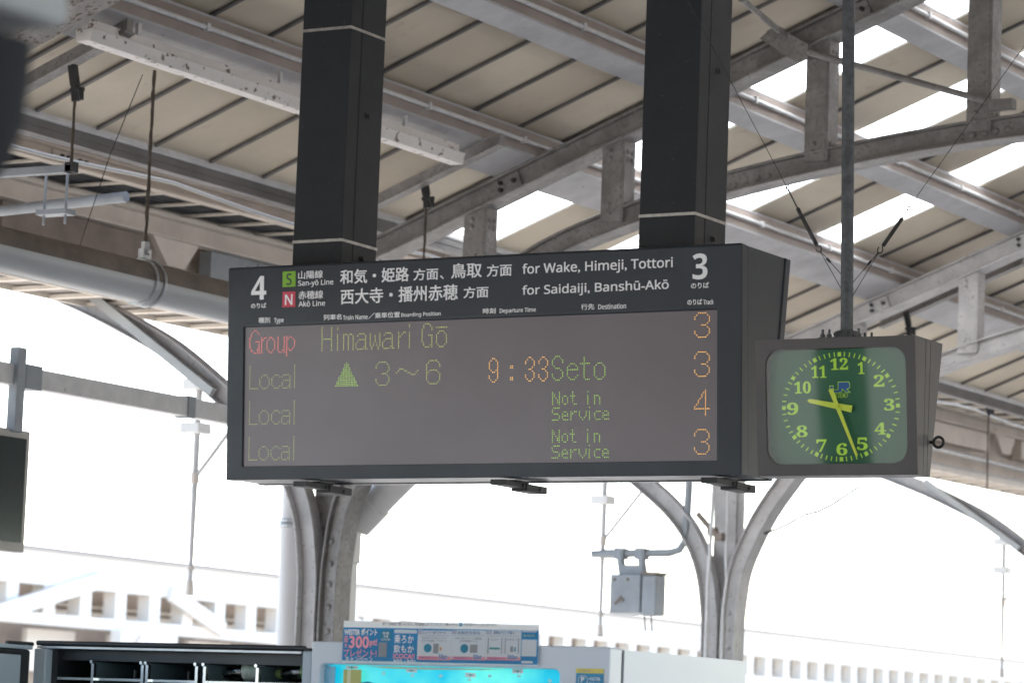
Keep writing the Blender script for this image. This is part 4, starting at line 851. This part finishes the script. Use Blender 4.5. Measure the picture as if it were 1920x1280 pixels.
PT=[('WESTER ポイント',-5.0391,1.8721,-4.9306,1.8914,'white'),('最',-5.0389,1.8514,-5.0249,1.8700,'pink'),('大',-5.0385,1.8365,-5.0257,1.8505,'pink'),('300',-5.0216,1.8356,-4.9559,1.8711,'pink'),('pt!',-4.9539,1.8398,-4.9300,1.8631,'pink'),('プレゼント!',-5.0387,1.8126,-4.9304,1.8341,'pink'),('キャンペーン',-5.0316,1.7986,-4.9424,1.8143,'white'),('新規',-4.9125,1.8756,-4.8921,1.8828,'white'),('全員',-4.9100,1.8672,-4.8944,1.8743,'white'),('もらえる!',-4.9175,1.8584,-4.8876,1.8656,'white'),('乗ろか',-4.8743,1.8521,-4.8114,1.8756,'white'),('飲もか',-4.8754,1.8259,-4.8100,1.8486,'white'),('ICOCA!!',-4.8755,1.8100,-4.8065,1.8241,'pink'),('3/22 - 5/31',-4.8750,1.8007,-4.8039,1.8078,'white'),('駅ナカ自販機で買いものなら、利用登録した',-4.9142,1.9006,-4.7651,1.9092,'dark'),('ICOCA',-4.7594,1.9021,-4.7209,1.9099,'ltext'),('で購入すると',-4.7175,1.9024,-4.6731,1.9101,'dark'),('P',-4.6663,1.9040,-4.6616,1.9089,'white'),('WESTERポイントがたまります!',-4.6543,1.9028,-4.5506,1.9121,'dark'),('エントリー&アンケート',-4.7841,1.8787,-4.7101,1.8880,'bluet'),('自販機を知る',-4.6717,1.8798,-4.6019,1.8889,'bluet'),('乗車&ドリンク購入',-4.5588,1.8814,-4.4941,1.8904,'bluet'),('WESTERアプリのエントリー',-4.7871,1.8654,-4.7061,1.8719,'grey'),('ICOCAを登録、アンケート',-4.7867,1.8578,-4.7058,1.8639,'grey'),('WESTERアプリで自販機',-4.6790,1.8659,-4.5959,1.8723,'grey'),('ご利用登録すると',-4.6663,1.8586,-4.6069,1.8649,'grey'),('ICOCAで',-4.5667,1.8644,-4.5426,1.8695,'grey'),('自販機で',-4.5181,1.8655,-4.4838,1.8708,'grey'),('WESTERポイント',-4.7907,1.8119,-4.7314,1.8182,'purple'),('50pt',-4.7297,1.8086,-4.7018,1.8248,'navy'),('WESTERポイント',-4.6800,1.8126,-4.6232,1.8193,'purple'),('50pt',-4.6202,1.8104,-4.5934,1.8260,'navy'),('WESTERポイント',-4.5749,1.8137,-4.5205,1.8201,'purple'),('200pt',-4.5137,1.8121,-4.4805,1.8268,'navy'),('詳しくはこちら',-4.4650,1.8769,-4.4309,1.8820,'white'),]
order = {'blue': 0, 'white': 1, 'pink': 2, 'lilac': 2, 'teal': 2}
by = {}
for c, x0, z0, x1, z1 in RECTS:
    o = .0008+.0005*order.get(c, 3); mb = by.setdefault(c, MB()); r = min(.003, (x1-x0)/3, (z1-z0)/3) if c in ('blue', 'white', 'teal') else 0
    pts = rrect(x0, x1, z0, z1, r, 3) if r else [(x0,z0),(x1,z0),(x1,z1),(x0,z1)]
    mb.add([pp(a, b, o) for a, b in pts], [tuple(range(len(pts)))])
for c, x, z, a, b in ELL: by.setdefault(c, MB()).add([pp(x+a*math.cos(k*PI/12), z+b*math.sin(k*PI/12), .0019) for k in range(24)], [tuple(range(24))])
for c, mb in by.items(): obj('print_panel', mb, PMAT[c], film)
by = {}
for s, x0, z0, x1, z1, c in PT:
    if c == 'navy': put_text(by.setdefault('white', MB()), s, x0-.0012, z0-.0010, x1+.0012, z1+.0010, lambda a, b: pp(a, b, .0026), .04, 2)
    put_text(by.setdefault(c, MB()), s, x0, z0, x1, z1, lambda a, b: pp(a, b, .0029), .008 if ord(s[0]) > 1000 else (.03 if c in ('white', 'pink', 'navy') else .005), 2)
for c, mb in by.items(): obj('lettering', mb, TMAT[c], film)

# ---------------------------------------------------------------- open machine being refilled
ov = thing('open_vending_machine', 'dark vending machine with its door swung open, empty racks inside', 'vending machine', (-5.65, 8.1, 0))
ox0, ox1 = -6.128, -5.187
sh = MB().box(ox0, ox0+.044, 7.75, 8.45, 0, 1.817).box(ox1+.002, ox1+.035, 7.755, 8.45, 0, 1.826)
obj('side_panel', sh, [M['doorpanel']], ov, bevel=.004)
sh = MB().box(ox0+.045, ox1, 8.10, 8.14, 0, 1.815).box(ox0, ox1, 7.78, 8.45, 1.818, 1.836).box(ox0+.045, ox0+.065, 7.78, 8.10, 0, 1.815).box(ox0+.05, ox1, 7.80, 7.83, 1.786, 1.817)
obj('cabinet', sh, M['vmdark'], ov)
rim = MB().tube([(ox0, 7.765, 1.8335), (ox1+.004, 7.765, 1.8335)], .0075, 12); obj('rim', rim, M['vmdark'], ov, smooth=True)
obj('rim_strip', MB().box(ox0+.005, ox1-.004, 7.757, 7.775, 1.8185, 1.8245), M['galv'], ov)
for i, x in enumerate((-5.923, -5.744, -5.728, -5.553, -5.525, -5.343)):
    dv = MB().box(x-.002, x+.002, 7.78, 8.09, .6, 1.782); obj('divider', dv, M['vmteal'], ov)
    ed = MB().box(x-.0045, x+.0045, 7.766, 7.779, .6, 1.779); ed.lathe([(0,.006),(.008,.005)], (x, 7.765, 1.782), (0,-1,0), 8); obj('divider_edge', ed, M['chrome'], ov)
xs = [-6.06, -5.928, -5.748, -5.560, -5.348, -5.195]; x0s = [-6.06, -5.918, -5.724, -5.520, -5.338]
for a, b in zip(x0s, xs[1:]):
    for z in (1.733, 1.62): obj('shelf', MB().box(a, b, 7.79, 8.08, z-.004, z).box(a, b, 7.779, 7.789, z-.004, z+.003, 1), [M['vmteal'], M['chrome']], ov)
    obj('back_plate', MB().box(a+.02, b-.02, 8.06, 8.07, 1.735, 1.768), M['vmteal'], ov)
    obj('stop_bar', MB().box(a+.03, a+.034, 7.92, 7.93, 1.734, 1.765), M['galv'], ov)
dd = MB().box(-6.20, -6.132, 6.92, 7.742, .05, 1.812); dr2 = obj('door', dd, M['vmdark'], ov, bevel=.008)
obj('door_top', MB().box(-6.20, -6.128, 6.92, 7.745, 1.8125, 1.825), M['doorpanel'], dr2, bevel=.003)
obj('door_liner', MB().box(-6.1315, -6.127, 6.97, 7.690, .1, 1.795), M['doorpanel'], dr2, bevel=.002)
obj('door_hinge', MB().tube([(-6.135, 7.63, 1.829), (-6.135, 7.75, 1.829)], .006, 8), M['vmdark'], dr2)
def bottle(label, x, y, z, tilt, lab, cap):
    t = thing('plastic_bottle', label, 'bottle', (x, y, z), 'bottles lying in the open rack')
    a = Vector((1, .10, tilt)).normalized(); o = Vector((x, y, z))
    obj('bottle_body', MB().lathe([(.016,.011),(.026,.0115),(.045,.020),(.066,.0275),(.09,.0285),(.094,.0275),(.098,.0285),(.135,.0285),(.139,.0272),(.143,.0285),(.178,.0285),(.186,.025)], o, a, 24), M['pet'], t, smooth=True)
    obj('label', MB().lathe([(.088,.0289),(.135,.0289)], o, a, 24), lab, t, smooth=True)
    obj('cap', MB().lathe([(0,.0125),(.002,.0135),(.015,.0135),(.0158,.012)], o, a, 16), cap, t)
bottle('clear plastic bottle with a pale label lying in the rack, the left of two', -5.540, 7.86, 1.758, .11, M['label_w'], M['liquid'])
bottle('clear bottle with a green and white label lying in the rack, nearer the white machine', -5.338, 7.86, 1.762, .10, M['label_g'], M['liquid'])
